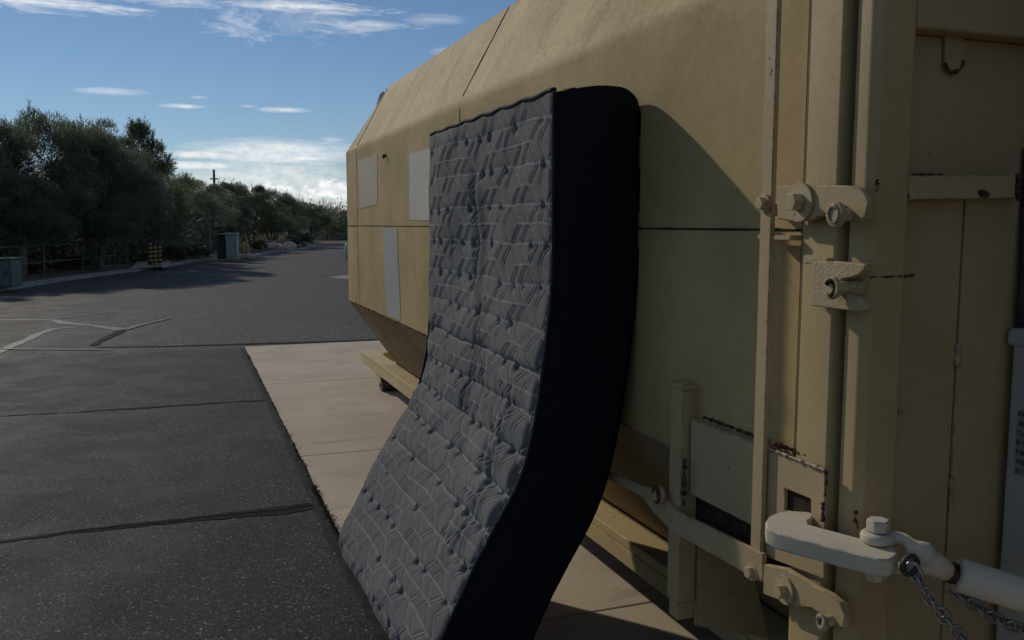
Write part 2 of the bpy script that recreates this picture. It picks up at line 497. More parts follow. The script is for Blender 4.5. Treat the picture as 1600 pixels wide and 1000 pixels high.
def leaf_mat(name, a, b_, trans=.25):
    m, t, b = new_mat(name)
    g = t.node('ShaderNodeNewGeometry')
    oi = t.node('ShaderNodeObjectInfo')
    k = t.mix(g.outputs['Random Per Island'], a, b_)
    k = t.mix(t.m('MULTIPLY', oi.outputs['Random'], .5), k, tuple(x * 1.25 for x in b_))
    t.put(b.inputs['Base Color'], k)
    b.inputs['Roughness'].default_value = .6
    b.inputs['Specular IOR Level'].default_value = .3
    tr = t.node('ShaderNodeBsdfTranslucent'); t.put(tr.inputs[0], k)
    mx = t.node('ShaderNodeMixShader'); mx.inputs[0].default_value = trans
    t.l.new(b.outputs[0], mx.inputs[1]); t.l.new(tr.outputs[0], mx.inputs[2])
    t.l.new(mx.outputs[0], t.n['Material Output'].inputs[0])
    return m
M['leaf'] = leaf_mat('olive desert foliage', (.108, .128, .066), (.175, .195, .11), .55)
M['leaf2'] = leaf_mat('grey-green desert foliage', (.105, .12, .078), (.175, .185, .125), .55)
M['leaf_dry'] = leaf_mat('dry shrub foliage', (.075, .07, .04), (.14, .125, .075))
M['bark'] = simple('grey-brown bark', (.10, .085, .07), .9, var=.4, scale=12, bump=.02, bscale=30)
M['rail_dark'] = simple('dark brown fence pipe', (.13, .11, .09), .6, var=.3)
M['yellow'] = simple('safety yellow paint', (.38, .235, .04), .5, var=.2, scale=14)
M['black'] = simple('black band', (.015, .015, .015), .6, var=.3)
M['ugreen'] = simple('green cabinet paint', (.07, .10, .08), .5, var=.12)
M['udark'] = simple('dark green cabinet paint', (.018, .03, .028), .5, var=.15)
M['ugrey'] = simple('pale grey cabinet paint', (.30, .295, .275), .55, var=.08)
M['lampgrey'] = simple('galvanised pole', (.30, .30, .29), .5, var=.15)
M['lamphead'] = simple('pale lamp housing', (.55, .55, .52), .45, var=.1)
M['wood'] = simple('weathered pole timber', (.10, .08, .065), .9, var=.3)
M['block'] = simple('red block masonry', (.26, .15, .11), .9, var=.2, scale=5, bump=.004)
M['rock'] = simple('pale pink landscape rock', (.46, .38, .32), .9, var=.3, scale=4, bump=.02, bscale=8)
M['white'] = simple('white bollard paint', (.62, .62, .60), .5, var=.08)
M['weed'] = simple('dry weeds', (.10, .085, .05), .95, var=.5, scale=30)
M['grit'] = simple('pale aggregate grit', (.24, .215, .18), .8, var=.7, scale=200)

# ================================================================== SETTING
tag(MB().add([(-2500, -2500, -.06), (2500, -2500, -.06), (2500, 2500, -.06), (-2500, 2500, -.06)], [(0, 1, 2, 3)]).build('ground', M['soil']), kind='structure')

# road: three asphalt lifts with real open cracks between them
road = empty('asphalt_road', kind='structure')
def jag(n, amp, seed):
    r = random.Random(seed); v = 0; out = []
    for i in range(n):
        v = v * .85 + r.uniform(-amp, amp); out.append(v)
    return out
XS = [-34 + .05 * i for i in range(int((.72 + 34) / .05) + 1)]
crackA = [(x, 5.19 + .030 * math.sin(x * 1.3 + 1) + .018 * max(0, -x) * .2 + j) for x, j in zip(XS, jag(len(XS), .008, 1))]
crackB = [(x, 8.60 - .06 * (x - .6) * .4 + j) for x, j in zip(XS, jag(len(XS), .010, 2))]
def lift(lo, hi, gap_lo, gap_hi):
    mb = MB()
    n = len(XS)
    vs = []
    for i, x in enumerate(XS):
        y0 = lo[i][1] + gap_lo if lo else -25
        y1 = hi[i][1] - gap_hi if hi else 12.40
        vs += [(x, y0, -.05), (x, y0, 0), (x, y1, 0), (x, y1, -.05)]
    fs = []
    for i in range(n - 1):
        a, b = i * 4, (i + 1) * 4
        fs += [(a, b, b + 1, a + 1), (a + 1, b + 1, b + 2, a + 2), (a + 2, b + 2, b + 3, a + 3)]
    mb.add(vs, fs)
    return mb.build('asphalt_lift', M['asphalt'], road, fix=False)
lift(None, crackA, 0, .006); lift(crackA, crackB, .006, .003); lift(crackB, None, .003, 0)
MB().add([(-60, 12.404, 0), (70, 12.404, 0), (70, 130, 0), (-60, 130, 0)], [(0, 1, 2, 3)]).build('asphalt_lift', M['asphalt_old'], road, fix=False)
MB().add([(.715, -25, -.0), (60, -25, -.0), (60, 12.40, -.0), (.715, 12.40, -.0)], [(0, 1, 2, 3)]).build('asphalt_lift', M['asphalt'], road, fix=False)
MB().add([(-34, -25, -.052), (60, -25, -.052), (60, 130, -.052), (-34, 130, -.052)], [(0, 1, 2, 3)]).build('road_base', M['base'], road, fix=False)

def strip(name, pts, wid, mat, z=.004, seed=3, step=.06, rag=.35):
    """ragged flat ribbon on the road along ground points"""
    r = random.Random(seed); L = []
    for (a, b), (wa, wb) in zip(zip(pts[:-1], pts[1:]), zip(wid[:-1], wid[1:])):
        a = np.array(a[:2]); b = np.array(b[:2]); n = max(2, int(np.linalg.norm(b - a) / step))
        for i in range(n): L.append((a + (b - a) * i / n, wa + (wb - wa) * i / n))
    L.append((np.array(pts[-1][:2]), wid[-1]))
    vs = []; fs = []; ja = jb = jc = 0
    for i, (p, wd) in enumerate(L):
        q = L[min(i + 1, len(L) - 1)][0] - L[max(i - 1, 0)][0]
        nn = np.array([-q[1], q[0]]) / (np.linalg.norm(q) + 1e-9)
        ja = ja * .7 + r.uniform(-1, 1) * .5; jb = jb * .7 + r.uniform(-1, 1) * .5; jc = jc * .9 + r.uniform(-1, 1) * .2
        s = wd / 2
        e = .25 if i in (0, len(L) - 1) else 1
        A = p + nn * (s * e * (1 + rag * ja) + s * .4 * jc); B = p - nn * (s * e * (1 + rag * jb) - s * .4 * jc)
        vs += [(A[0], A[1], z), (B[0], B[1], z)]
        if i: fs.append((2 * i - 2, 2 * i - 1, 2 * i + 1, 2 * i))
    return MB().add(vs, fs).build(name, mat, road, fix=False)
def half_band(crack, side, x0, w0, w1, gap, seed):
    r = random.Random(seed); vs = []; fs = []; k = 0; j = 0
    for x, y in crack:
        if x < x0: continue
        f = (x - x0) / (.72 - x0); j = j * .8 + r.uniform(-.012, .012)
        wd = max(.006, w0 + (w1 - w0) * f + j)
        vs += [(x, y + side * gap, .003), (x, y + side * (gap + wd), .003)]
        if k: fs.append((2 * k - 2, 2 * k, 2 * k + 1, 2 * k - 1) if side > 0 else (2 * k - 2, 2 * k - 1, 2 * k + 1, 2 * k))
        k += 1
    MB().add(vs, fs).build('tar_seal', M['tar'], road, fix=False)
half_band(crackA, 1, -1.5, .003, .045, .006, 4); half_band(crackA, -1, -1.5, .003, .06, .006, 5)
half_band(crackB, 1, -2.5, .004, .035, .003, 6); half_band(crackB, -1, -2.5, .004, .025, .003, 8)
G = lambda *pp: [at_z(x, y) for x, y in pp]
strip('tar_seal', G((-60, 500), (0, 500), (82, 500), (100, 505), (150, 509), (192, 516)), [.10, .10, .14, .20, .14, .22], M['tar_sheen'], .004, 11)
strip('tar_seal', G((82, 499), (130, 493), (180, 487)), [.10, .07, .04], M['tar_sheen'], .0085, 12)
strip('tar_seal', G((-40, 565), (10, 546), (60, 522), (85, 514), (130, 511)), [.10, .14, .16, .14, .08], M['tar_sheen'], .006, 13)
strip('tar_seal', G((145, 541), (165, 529), (190, 517)), [.10, .12, .16], M['tar'], .0095, 14)
strip('tar_seal', G((192, 516), (230, 506), (270, 497)), [.14, .11, .06], M['tar_sheen'], .011, 15)
strip('tar_seal', G((-60, 545), (0, 546), (120, 547), (172, 547)), [.05, .06, .07, .05], M['tar_sheen'], .0125, 16)
strip('tar_seal', G((150, 543), (250, 542), (330, 539.5), (384, 538)) + [np.array((2.2, 12.6, 0)), np.array((4.4, 12.6, 0))], [.06, .06, .09, .12, .12, .12], M['tar'], .0065, 17)
strip('tar_seal', [(.70, -2), (.70, 3), (.698, 6), (.698, 9), (.70, 12.4)], [.06, .06, .055, .055, .06], M['tar_edge'], .0068, 18, rag=.5)

# concrete pad: separate slabs with open joints
pad = empty('concrete_pad', kind='structure')
PX0, PX1 = .735, 4.75
for a, b in ((-5.9, -2.85), (-2.85, .25), (.25, 3.30), (3.30, 6.35), (6.35, 9.40), (9.40, 12.45)):
    ys = np.linspace(a + .006, b - .006, 30); xs = np.linspace(PX0, PX1, 24)
    e = lambda t_: .007 * mn.noise((t_ * 3.1, 4.2, 0)) + .004 * mn.noise((t_ * 17, 1.2, 0))
    vs = []; fs = []
    loop = [(PX0 + e(y), y) for y in ys] + [(x, b - .006) for x in np.linspace(PX0, PX1, 4)[1:]] + [(PX1, a + .006)]
    MB().prism([(x, y, -.04) for x, y in loop], (0, 0, .053)).build('slab', M['concrete'], pad, bevel=.004)

# kerb and verge on the far left
kerb_px = [(-420, 520), (-200, 487), (0, 456), (100, 439.5), (200, 426), (255, 419.5), (300, 410), (345, 405), (400, 402), (425, 395), (470, 391.5), (500, 385), (530, 382.5), (600, 380.5), (700, 379.5)]
kerb = [at_z(x, y) for x, y in kerb_px]
kerb = [np.array((k[0], k[1])) for k in kerb]
def off(line, dist):
    out = []
    for i, p in enumerate(line):
        q = line[min(i + 1, len(line) - 1)] - line[max(i - 1, 0)]
        n = np.array([-q[1], q[0]]) / np.linalg.norm(q)
        out.append(p + n * dist)
    return out
k1 = off(kerb, .16)
vs = []; fs = []
for i in range(len(kerb)):
    a, b = kerb[i], k1[i]
    vs += [(a[0], a[1], -.02), (a[0] - .02, a[1] + .02, .12), (b[0], b[1], .125), (b[0], b[1], -.02)]
    if i:
        o_ = 4 * i
        fs += [(o_ - 4, o_, o_ + 1, o_ - 3), (o_ - 3, o_ + 1, o_ + 2, o_ - 2), (o_ - 2, o_ + 2, o_ + 3, o_ - 1)]
tag(MB().add(vs, fs).build('kerb', M['kerb'], bevel=.01), kind='structure')
k2 = off(kerb, .165)
vs = []; fs = []
for i, p in enumerate(k2):
    for j, dd in enumerate((0, 1.2, 3, 6, 12, 30, 140)):
        q = off(kerb, .165 + dd)[i] if dd < 4 else np.array((p[0] - dd * .9, p[1] + dd * .45))
        vs.append((q[0], q[1], .10 + (0 if j == 0 else .05 * mn.noise((q[0] * .4, q[1] * .4, 0)) + .01 * dd if dd < 13 else .2)))
    if i:
        for j in range(6):
            fs.append(((i - 1) * 7 + j, i * 7 + j, i * 7 + j + 1, (i - 1) * 7 + j + 1))
tag(MB().add(vs, fs).build('verge', M['soil'], smooth=True), kind='structure')

# ================================================================== ROLL-OFF CONTAINER
XW, XC = 1.45, 2.66            # side wall plane, centre line
box_loc = (XC, 5.0, 0.013)
cont = empty('roll_off_container', box_loc, label='large tan octagonal steel waste container with sloped roof edge on rails', cat='waste container')
ZB, ZL, ZS, ZU, ZT = .33, .96, 1.655, 2.33, 2.88
YN, YSEAM, YE, YEND = 1.83, 4.73, 7.82, 8.38
XB, XT = 1.90, 1.75

def bent(p0, p1, p2, r, n=6):
    """rounded corner points between straight runs"""
    p0, p1, p2 = map(np.array, (p0, p1, p2))
    a = (p0 - p1) / np.linalg.norm(p0 - p1); b = (p2 - p1) / np.linalg.norm(p2 - p1)
    A = p1 + a * r; B = p1 + b * r; out = []
    for i in range(n + 1):
        t = i / n; out.append((1 - t) ** 2 * A + 2 * t * (1 - t) * p1 + t * t * B)
    return out
def sheet(name, prof, y0, y1, mat, ny=40, th=.006, warp=.0016, seed=0, mirror=False):
    """folded sheet lofted along the container, gently buckled"""
    prof = [np.array(p, float) for p in prof]
    dense = [prof[0]]
    for a, b in zip(prof[:-1], prof[1:]):
        n = max(1, int(np.linalg.norm(b - a) / .07))
        dense += [a + (b - a) * i / n for i in range(1, n + 1)]
    P = np.zeros((ny + 1, len(dense), 3))
    for i in range(ny + 1):
        y = y0 + (y1 - y0) * i / ny
        for j, p in enumerate(dense):
            q = dense[min(j + 1, len(dense) - 1)] - dense[max(j - 1, 0)]
            nrm = np.array([-q[1], q[0]]); nrm /= np.linalg.norm(nrm)
            dd = warp * mn.noise((y * .9 + seed, p[0] * 1.3, p[1] * 1.5)) + warp * .4 * mn.noise((y * 3.1 + seed, p[0] * 3, p[1] * 3))
            e = min(1, min(i, ny - i) / 3) * min(1, min(j, len(dense) - 1 - j) / 2)
            x = p[0] + nrm[0] * dd * e; z = p[1] + nrm[1] * dd * e
            if mirror: x = 2 * XC - x
            P[i, j] = (x, y, z)
    o = link(name, grid_mesh(name, P), mat, cont, smooth=True)
    s = o.modifiers.new('thick', 'SOLIDIFY'); s.thickness = th; s.offset = 0
    es = o.modifiers.new('sharp', 'EDGE_SPLIT'); es.split_angle = R(50)
    return o
g = .0015
upper = [(XW, ZS + g)] + [tuple(p) for p in bent((XW, ZS), (XW, ZU), (XT, ZT), .035)] + [tuple(p) for p in bent((XW, ZU), (XT, ZT), (XC, ZT + .02), .03)]
up_a = upper + [(XC, ZT + .02)]
for mir in (False, True):
    sheet('side_panel', up_a, YN, YSEAM - g, M['shell'], seed=1, mirror=mir, ny=46)
    sheet('side_panel', up_a, YSEAM + g, YE - g, M['shell'], seed=5, mirror=mir, ny=46)
    sheet('side_panel', [(XW, ZL + g), (XW, ZS - g)], YN, YSEAM - g, M['side'], seed=9, mirror=mir)
    sheet('side_panel', [(XW, ZL + g), (XW, ZS - g)], YSEAM + g, YE - g, M['side'], seed=13, mirror=mir)
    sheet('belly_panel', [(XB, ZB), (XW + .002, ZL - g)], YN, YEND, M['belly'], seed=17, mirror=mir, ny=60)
def mx(p, mir): return (2 * XC - p[0], p[1], p[2]) if mir else p
for mir in (False, True):
    # nose: short angled end bay
    for zz in ((ZL + g, ZS - g), (ZS + g, ZU)):
        MB().add([mx(p, mir) for p in [(XW, YE + g, zz[0]), (XW + .004, YEND, zz[0]), (XW + .004, YEND, zz[1]), (XW, YE + g, zz[1])]], [(0, 1, 2, 3)]).build('nose_side', M['side'], cont)
    MB().add([mx(p, mir) for p in [(XW, YE + g, ZU), (XW + .004, YEND, ZU), (XT, YE + g, ZT)]], [(0, 1, 2)]).build('nose_hip', M['shell'], cont)
x2 = 2 * XC
MB().add([(XT, YE + g, ZT), (XW + .004, YEND, ZU), (x2 - XW - .004, YEND, ZU), (x2 - XT, YE + g, ZT)], [(0, 1, 2, 3)]).build('nose_slope', M['shell'], cont)
MB().add([(XW + .004, YEND, ZL), (XB, YEND, ZB), (x2 - XB, YEND, ZB), (x2 - XW - .004, YEND, ZL), (x2 - XW - .004, YEND, ZU), (XW + .004, YEND, ZU)], [(0, 1, 2, 3, 4, 5)]).build('nose_plate', M['side'], cont)
MB().box((XB, YN, ZB - .03), (x2 - XB, YEND, ZB)).build('floor_plate', M['shadowgap'], cont)
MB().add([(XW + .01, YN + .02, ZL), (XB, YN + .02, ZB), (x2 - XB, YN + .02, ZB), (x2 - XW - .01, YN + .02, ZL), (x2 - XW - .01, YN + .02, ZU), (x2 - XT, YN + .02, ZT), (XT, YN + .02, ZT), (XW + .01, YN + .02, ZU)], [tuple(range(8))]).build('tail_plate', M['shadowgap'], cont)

def bead(name, pts, r, mat, step=.012, jit=.35, wob=.0, n=6, parent=cont):
    L = []
    for a, b in zip(pts[:-1], pts[1:]):
        a = np.array(a, float); b = np.array(b, float); k = max(1, int(np.linalg.norm(b - a) / step))
        L += [a + (b - a) * i / k for i in range(k)]
    L.append(np.array(pts[-1], float))
    L = [p + np.array([rng.uniform(-wob, wob) for _ in range(3)]) for p in L]
    sd = rng.uniform(0, 99)
    rr = [max(.0004, r * (1 + jit * 1.6 * mn.noise((sd, i * .33, 0)) + jit * .3 * rng.uniform(-1, 1))) for i in range(len(L))]
    return MB().tube(L, rr, n).build(name, mat, parent, smooth=True)
# seams: thin grimy weld lines
bead('weld_seam', [(XW - .0032, YN, ZS), (XW - .0032, YE, ZS), (XW + .002, YEND, ZS)], .0034, M['shadowgap'], .03, .3)
bead('weld_seam', [(XW - .0005, YN, ZS + .006), (XW - .0005, 3.0, ZS + .006)], .003, M['weld'], .02, .6)
_n = np.array((-(ZT - ZU), 0, XT - XW)); _n /= np.linalg.norm(_n)
_sl = lambda y, t_: np.array((XW + (XT - XW) * t_, y, ZU + (ZT - ZU) * t_)) + _n * .0042
bead('weld_seam', [(XW - .0032, YSEAM, ZL), (XW - .0032, YSEAM, ZU - .035), _sl(YSEAM, .03) + _n * -.009, _sl(YSEAM, .07), _sl(YSEAM, .95), _sl(YSEAM, 1.0) + np.array((.01, 0, -.008))], .0036, M['shadowgap'], .03, .25)
bead('weld_seam', [(XW - .002, YE, ZL), (XW - .002, YE, ZU - .035), _sl(YE, .05), _sl(YE, .95)], .0045, M['weld'], .03, .3)
bead('weld_seam', [(XW + .004, 2.4, ZL - .004), (XW + .004, 5.0, ZL - .004)], .006, M['weld'], .02, .5)
# rusty flakes along the belly weld
for i in range(26):
    y = rng.uniform(5.0, 8.1)
    if rng.random() < .5: y = rng.uniform(5.0, 6.4)
    L = rng.uniform(.015, .09); z = ZL + rng.uniform(-.012, .006)
    bead('rust_flake', [(XW - .001, y, z), (XW - .001, y + L, z + rng.uniform(-.006, .006))], rng.uniform(.003, .006), M['rust'], .01, .7)

def patch(poly_px, mat, X=XW - .0058, name='paint_patch'):
    pts = []
    n = len(poly_px)
    for i in range(n):
        a = np.array(poly_px[i]); b = np.array(poly_px[(i + 1) % n])
        for k in range(8):
            q = a + (b - a) * k / 8 + np.array([rng.uniform(-.35, .35), rng.uniform(-.35, .35)])
            pts.append(at_x(q[0], q[1], X))
    MB().prism(pts, (.0026, 0, 0)).build(name, mat, cont)
patch([(560, 250), (589, 241), (589.5, 319), (562, 326)], M['patch_pale'])
patch([(639, 240), (700, 225), (700, 345), (640, 344)], M['patch_white'])
patch([(597, 357), (620, 357), (626, 502), (604, 492)], M['patch_blue'])
# peg on the side and small lug
MB().tube([at_x(604, 243, XW), at_x(604, 243, XW) + np.array((-.022, 0, 0)), at_x(604, 243, XW) + np.array((-.024, -.004, -.022))], .011, 8).build('peg', M['rust'], cont)
# grey tip of the lifting plate above the nose
p = [at_y(585, 172, 8.35), at_y(594, 146, 8.35), at_y(600, 142, 8.35), at_y(606, 168, 8.35), at_y(600, 230, 8.35)]
MB().prism(p, (.01, .05, 0)).build('lifting_plate', M['lampgrey'], cont, bevel=.004)

# long side rails, decks and rollers
for sgn, nm in ((1, 'near'), (-1, 'far')):
    X0 = 1.75 if sgn > 0 else 2 * XC - 1.75
    X1 = X0 + sgn * .16
    a, b = min(X0, X1), max(X0, X1)
    MB().box((a, 1.9, .27), (b, 9.42, .315)).build('rail_deck', M['deck'], cont, bevel=.006)
    MB().box((a + .0, 1.9, .195), (a + .016, 9.42, .2685) if sgn > 0 else (a + .016, 9.42, .2685)).build('rail_web', M['deck'], cont, bevel=.003)
    for yy in (8.62, 2.02):
        br = MB().box((a + .02, yy - .10, .10), (a + .035, yy + .10, .268)).build('roller_bracket', M['deck'], cont, bevel=.003)
        MB().disc((a + .046, yy, .013 + .10), (1, 0, 0), .10, .24, 28).build('roller', M['tyre'], br, bevel=.006)
MB().box((1.97, 9.28, .2), (2 * XC - 1.97, 9.40, .30)).build('cross_member', M['deck'], cont, bevel=.006)
for X in (2.2, 3.1):
    MB().box((X, 1.9, .17), (X + .06, 9.27, .298)).build('main_sill', M['shadowgap'], cont)

# tail frame post (folded plan)
plan = [(1.452, 1.832), (1.428, 1.80), (1.415, 1.775), (1.412, 1.664), (1.56, 1.664), (1.56, 1.832)]
MB().prism([(x, y, .36) for x, y in plan], (0, 0, 2.52)).build('end_post', M['post'], cont, bevel=.008)
MB().box((1.46, 1.648, .3), (1.52, 1.6635, 2.9)).build('dark_gap_strip', M['shadowgap'], cont)  # added strip, its dark colour stands for shade between the posts
# locking bar (long flat bar on the side)
a = at_x(1197, 0, 1.385); b = at_x(1184, 908, 1.385)
ztop, zbot, ym = 2.62, float(b[2]), 1.893
lbar = MB().box((1.385, ym - .0225, zbot), (1.399, ym + .0225, ztop)).build('locking_bar', M['hard'], cont, bevel=.003)
MB().box((1.399, ym - .012, 1.69), (1.449, ym + .012, 1.72)).build('bar_spacer', M['hard'], cont)
def bolt(px, py, X, r=.016, hd=.012, washer=0, parent=cont, mat='bolt', hexn=6):
    p = at_x(px, py, X)
    if washer: MB().disc(p, (-1, 0, 0), washer, .007, 28).build('washer', M[mat], parent, bevel=.0015)
    q = p + np.array((-.0071 if washer else 0, 0, 0))
    MB().disc(q, (-1, 0, 0), r, hd, hexn).build('bolt_head', M[mat], parent, bevel=.002)
bolt(1196, 318, 1.384, .017, .014, .024, lbar)
bolt(1177, 893, 1.384, .017, .014, .024, lbar)

# upper hook latch
def plate_px(name, pts, X, th, mat, bev=.002):
    return MB().prism([at_x(x, y, X) for x, y in pts], (th, 0, 0)).build(name, M[mat], cont, bevel=bev)
hk = plate_px('latch_hook', [(1214, 291), (1260, 289), (1325, 290), (1340, 293), (1350, 302), (1356, 316), (1353, 334), (1346, 344), (1338, 348), (1330, 345), (1328, 336), (1327, 326), (1320, 322), (1312, 324), (1302, 330), (1280, 338), (1262, 345), (1240, 346), (1214, 342)], 1.372, .018, 'hard', .003)
MB().disc(at_x(1251, 316, 1.391), (1, 0, 0), .03, .03, 20).build('pivot_spacer', M['hard'], cont)
bolt(1252, 316, 1.3715, .022, .026, .047, hk)
MB().box((1.39, 1.80, 1.63), (1.43, 1.93, 1.642)).build('latch_stop', M['hard'], cont, bevel=.002)
# keeper pin
p = at_x(1310, 335, 1.345)
kp = MB().disc(p, (1, 0, 0), .014, .084, 18).build('keeper_pin', M['bolt'], cont)
MB().disc(p, (-1, 0, 0), .028, .012, 24).build('pin_head', M['bolt'], kp, bevel=.003)
bead('weld_ring', [p + np.array((-.013, .016 * math.cos(t), .019 * math.sin(t))) for t in np.linspace(0, 6.28, 18)], .0035, M['weld'], .006, .6, parent=kp)
# cast keeper plate with open jaw
plate_px('keeper_plate', [(1268, 409), (1300, 408), (1352, 413), (1350, 421), (1341, 430), (1328, 434), (1314, 436), (1312, 452), (1322, 459), (1338, 464), (1350, 473), (1357, 481), (1352, 487), (1330, 486), (1267, 478)], 1.385, .022, 'cast', .004)
MB().box((1.39, 1.665, 1.575), (1.411, 1.745, 1.592)).build('keeper_rib', M['cast'], cont, bevel=.003)
p = at_x(1304, 450, 1.368)
kp = MB().tube([p, p + np.array((.045, -.012, 0)), p + np.array((.061, -.03, 0))], .015, 14).build('keeper_pin', M['bolt'], cont)
MB().disc(p, (-1, 0, 0), .026, .012, 22).build('pin_head', M['bolt'], kp, bevel=.003)
bead('rust_scab', [p + np.array((-.012, .012 * math.cos(t), .017 * math.sin(t))) for t in np.linspace(0.5, 5.5, 12)], .0045, M['rust'], .006, .7, parent=kp)
# lower hook latch
hk = plate_px('latch_hook', [(1193, 882), (1225, 888), (1268, 914), (1296, 928), (1312, 942), (1320, 962), (1316, 984), (1310, 991), (1302, 986), (1300, 972), (1290, 966), (1280, 958), (1268, 950), (1240, 948), (1192, 928)], 1.372, .018, 'hard', .003)
bolt(1228, 922, 1.3715, .018, .02, .036, hk)
p = at_x(1285, 972, 1.345)
MB().disc(p, (1, 0, 0), .013, .066, 16).build('keeper_pin', M['bolt'], cont)
bead('rust_scab', [p + np.array((-.002, .012 * math.cos(t), .014 * math.sin(t))) for t in np.linspace(0, 6.2, 14)], .006, M['weld'], .005, .7)

# shelf plates at the foot of the tail
plate_px('pocket_plate', [(1079, 655), (1196, 700), (1196, 832), (1078, 772)], 1.418, .03, 'hard', .003)
hole = [(1228, 762), (1270, 779), (1270, 812), (1228, 796)]
P4 = [(1197, 701), (1291, 737), (1288, 820), (1197, 790)]
ring = [at_x(x, y, 1.407) for x, y in [P4[0], P4[1], (1289, 903), (1197, 868)] + hole]
pf = MB().add(ring, [(0, 1, 5, 4), (1, 2, 6, 5), (2, 3, 7, 6), (3, 0, 4, 7)]).build('pocket_frame', M['hard'], cont)
so = pf.modifiers.new('thick', 'SOLIDIFY'); so.thickness = .010; so.offset = 0
plate_px('pocket_back', [(1222, 752), (1278, 772), (1278, 822), (1222, 806)], 1.4122, .001, 'shadowgap', 0)  # dark sheet stands for the shade inside the pocket hole
bead('weld_seam', [at_x(1100, 652, 1.44), at_x(1180, 682, 1.44), at_x(1262, 712, 1.418)], .0042, M['rust'], .003, .9, .0008)
bead('weld_seam', [at_x(1199, 700, 1.401), at_x(1240, 716, 1.401), at_x(1289, 735, 1.401)], .0040, M['weld'], .004, .7, .0006)
bead('weld_seam', [at_x(1290, 737, 1.401), at_x(1291, 752, 1.401), at_x(1289, 775, 1.401)], .0032, M['rust'], .003, 1.0, .001)
bead('weld_seam', [at_x(1286, 785, 1.40), at_x(1286, 815, 1.40)], .0042, M['rust'], .003, 1.0, .001)
MB().prism([at_x(x, y, 1.45) for x, y in [(1074, 770), (1197, 828), (1235, 860), (1235, 905), (1074, 850)]], (.02, 0, 0)).build('recess_plate', M['shadowgap'], cont)  # sheet coloured dark to hold the shade below the shelf plates
# stanchion with lever arm
a = at_x(1048, 596, 1.395); b = at_x(1067, 598, 1.395)
y1, y0 = float(a[1]), float(b[1])
MB().box((1.395, y0, .50), (1.455, y1, float(a[2]))).build('stanchion', M['hard'], cont, bevel=.004)
MB().box((1.392, y0 - .004, float(a[2]) - .018), (1.459, y1 + .004, float(a[2]) + .004)).build('stanchion_cap', M['hard'], cont, bevel=.004)
MB().box((1.40, y0 + .012, .44), (1.46, y1 - .006, .50)).build('stanchion_foot', M['hard'], cont, bevel=.004)
MB().prism([(1.46, y0, .50), (1.46, y0, .85), (1.62, y0, .70), (1.74, y0, .33), (1.46, y0, .42)], (0, .012, 0)).build('gusset_plate', M['hard'], cont)
MB().prism([at_x(x, y, 1.379) for x, y in [(948, 737), (1002, 759), (1030, 766), (1044, 786), (1062, 802), (1192, 866), (1191, 911), (1050, 832), (1020, 800), (1003, 777), (948, 748)]], (.014, 0, 0)).build('lever_arm', M['hard'], cont, bevel=.003)
p = at_x(1034, 772, 1.378)
MB().disc(p, (-1, 0, 0), .030, .02, 9).build('lever_bolt', M['bolt'], cont, bevel=.006)
bead('rust_scab', [p + np.array((-.02, .020 * math.cos(t), .024 * math.sin(t))) for t in np.linspace(0, 5, 12)], .007, M['rust'], .006, .7, .002)
bead('rust_scab', [at_x(1070, 715, 1.392), at_x(1068, 790, 1.392)], .0055, M['rust'], .004, 1.0, .0015)
MB().box((1.43, y0 - .05, .93), (1.446, y0 - .02, 1.05)).build('pocket_tab', M['hard'], cont, bevel=.003)

# ================================================================== STATIONARY COMPACTOR HEAD (right)
comp = empty('waste_compactor', (2.6, 1.0, .013), label='dull tan steel compactor head joined to the container end, in shade at right', cat='compactor')
YF = 1.575
plan = [(1.43, 1.643), (1.43, YF + .02), (1.445, YF), (1.535, YF), (1.535, 1.643)]
MB().prism([(x, y, .05) for x, y in plan], (0, 0, 2.85)).build('front_post', M['post'], comp, bevel=.006)
MB().box((1.5365, YF, 2.10), (3.78, 1.64, 2.9)).build('head_beam', M['comp'], comp, bevel=.008)
xs = float(at_y(1500, 400, 1.63)[0]); xr = float(at_y(1577, 700, 1.63)[0])
MB().box((1.5365, 1.625, .05), (xs - .0025, 1.64, 1.74)).build('face_panel', M['comp'], comp, bevel=.002)
MB().box((xs + .0025, 1.622, .05), (xr - .006, 1.64, 1.74)).build('face_panel', M['comp'], comp, bevel=.002)
MB().box((1.5365, 1.627, 1.742), (2.3, 1.64, 2.099)).build('face_panel', M['comp'], comp, bevel=.002)
MB().box((xr - .006, 1.634, .05), (2.3, 1.64, 1.74)).build('face_panel', M['shadowgap'], comp)  # dark strip painted as the shaded gap beside the cabinet
bead('weld_patch', [at_y(1497, 535, 1.622), at_y(1495, 572, 1.622)], .007, M['weld'], .006, .4, .001, parent=comp)
bead('weld_patch', [at_y(1486, 745, 1.622), at_y(1485, 800, 1.622)], .006, M['weld'], .006, .4, .001, parent=comp)
# brace bar
bp = [at_y(x, y, 1.583) for x, y in [(1413, 274), (1588, 273), (1587, 310), (1412, 312)]]
MB().prism(bp, (0, .040, 0)).build('brace_bar', M['hard'], comp, bevel=.003)
bead('rust_weld', [at_y(1412, 270, 1.585), at_y(1414, 316, 1.585)], .0075, M['rust'], .003, .9, .002, parent=comp)
bead('rust_weld', [at_y(1589, 274, 1.585), at_y(1590, 310, 1.585)], .0075, M['rust'], .003, .9, .002, parent=comp)
bead('rust_spot', [at_y(1529, 300, 1.581), at_y(1541, 305, 1.581)], .007, M['rust'], .005, .5, .002, parent=comp)
bead('rust_weld', [at_y(1425, 273, 1.586), at_y(1470, 272.5, 1.586)], .003, M['rust'], .005, .8, .001, parent=comp)
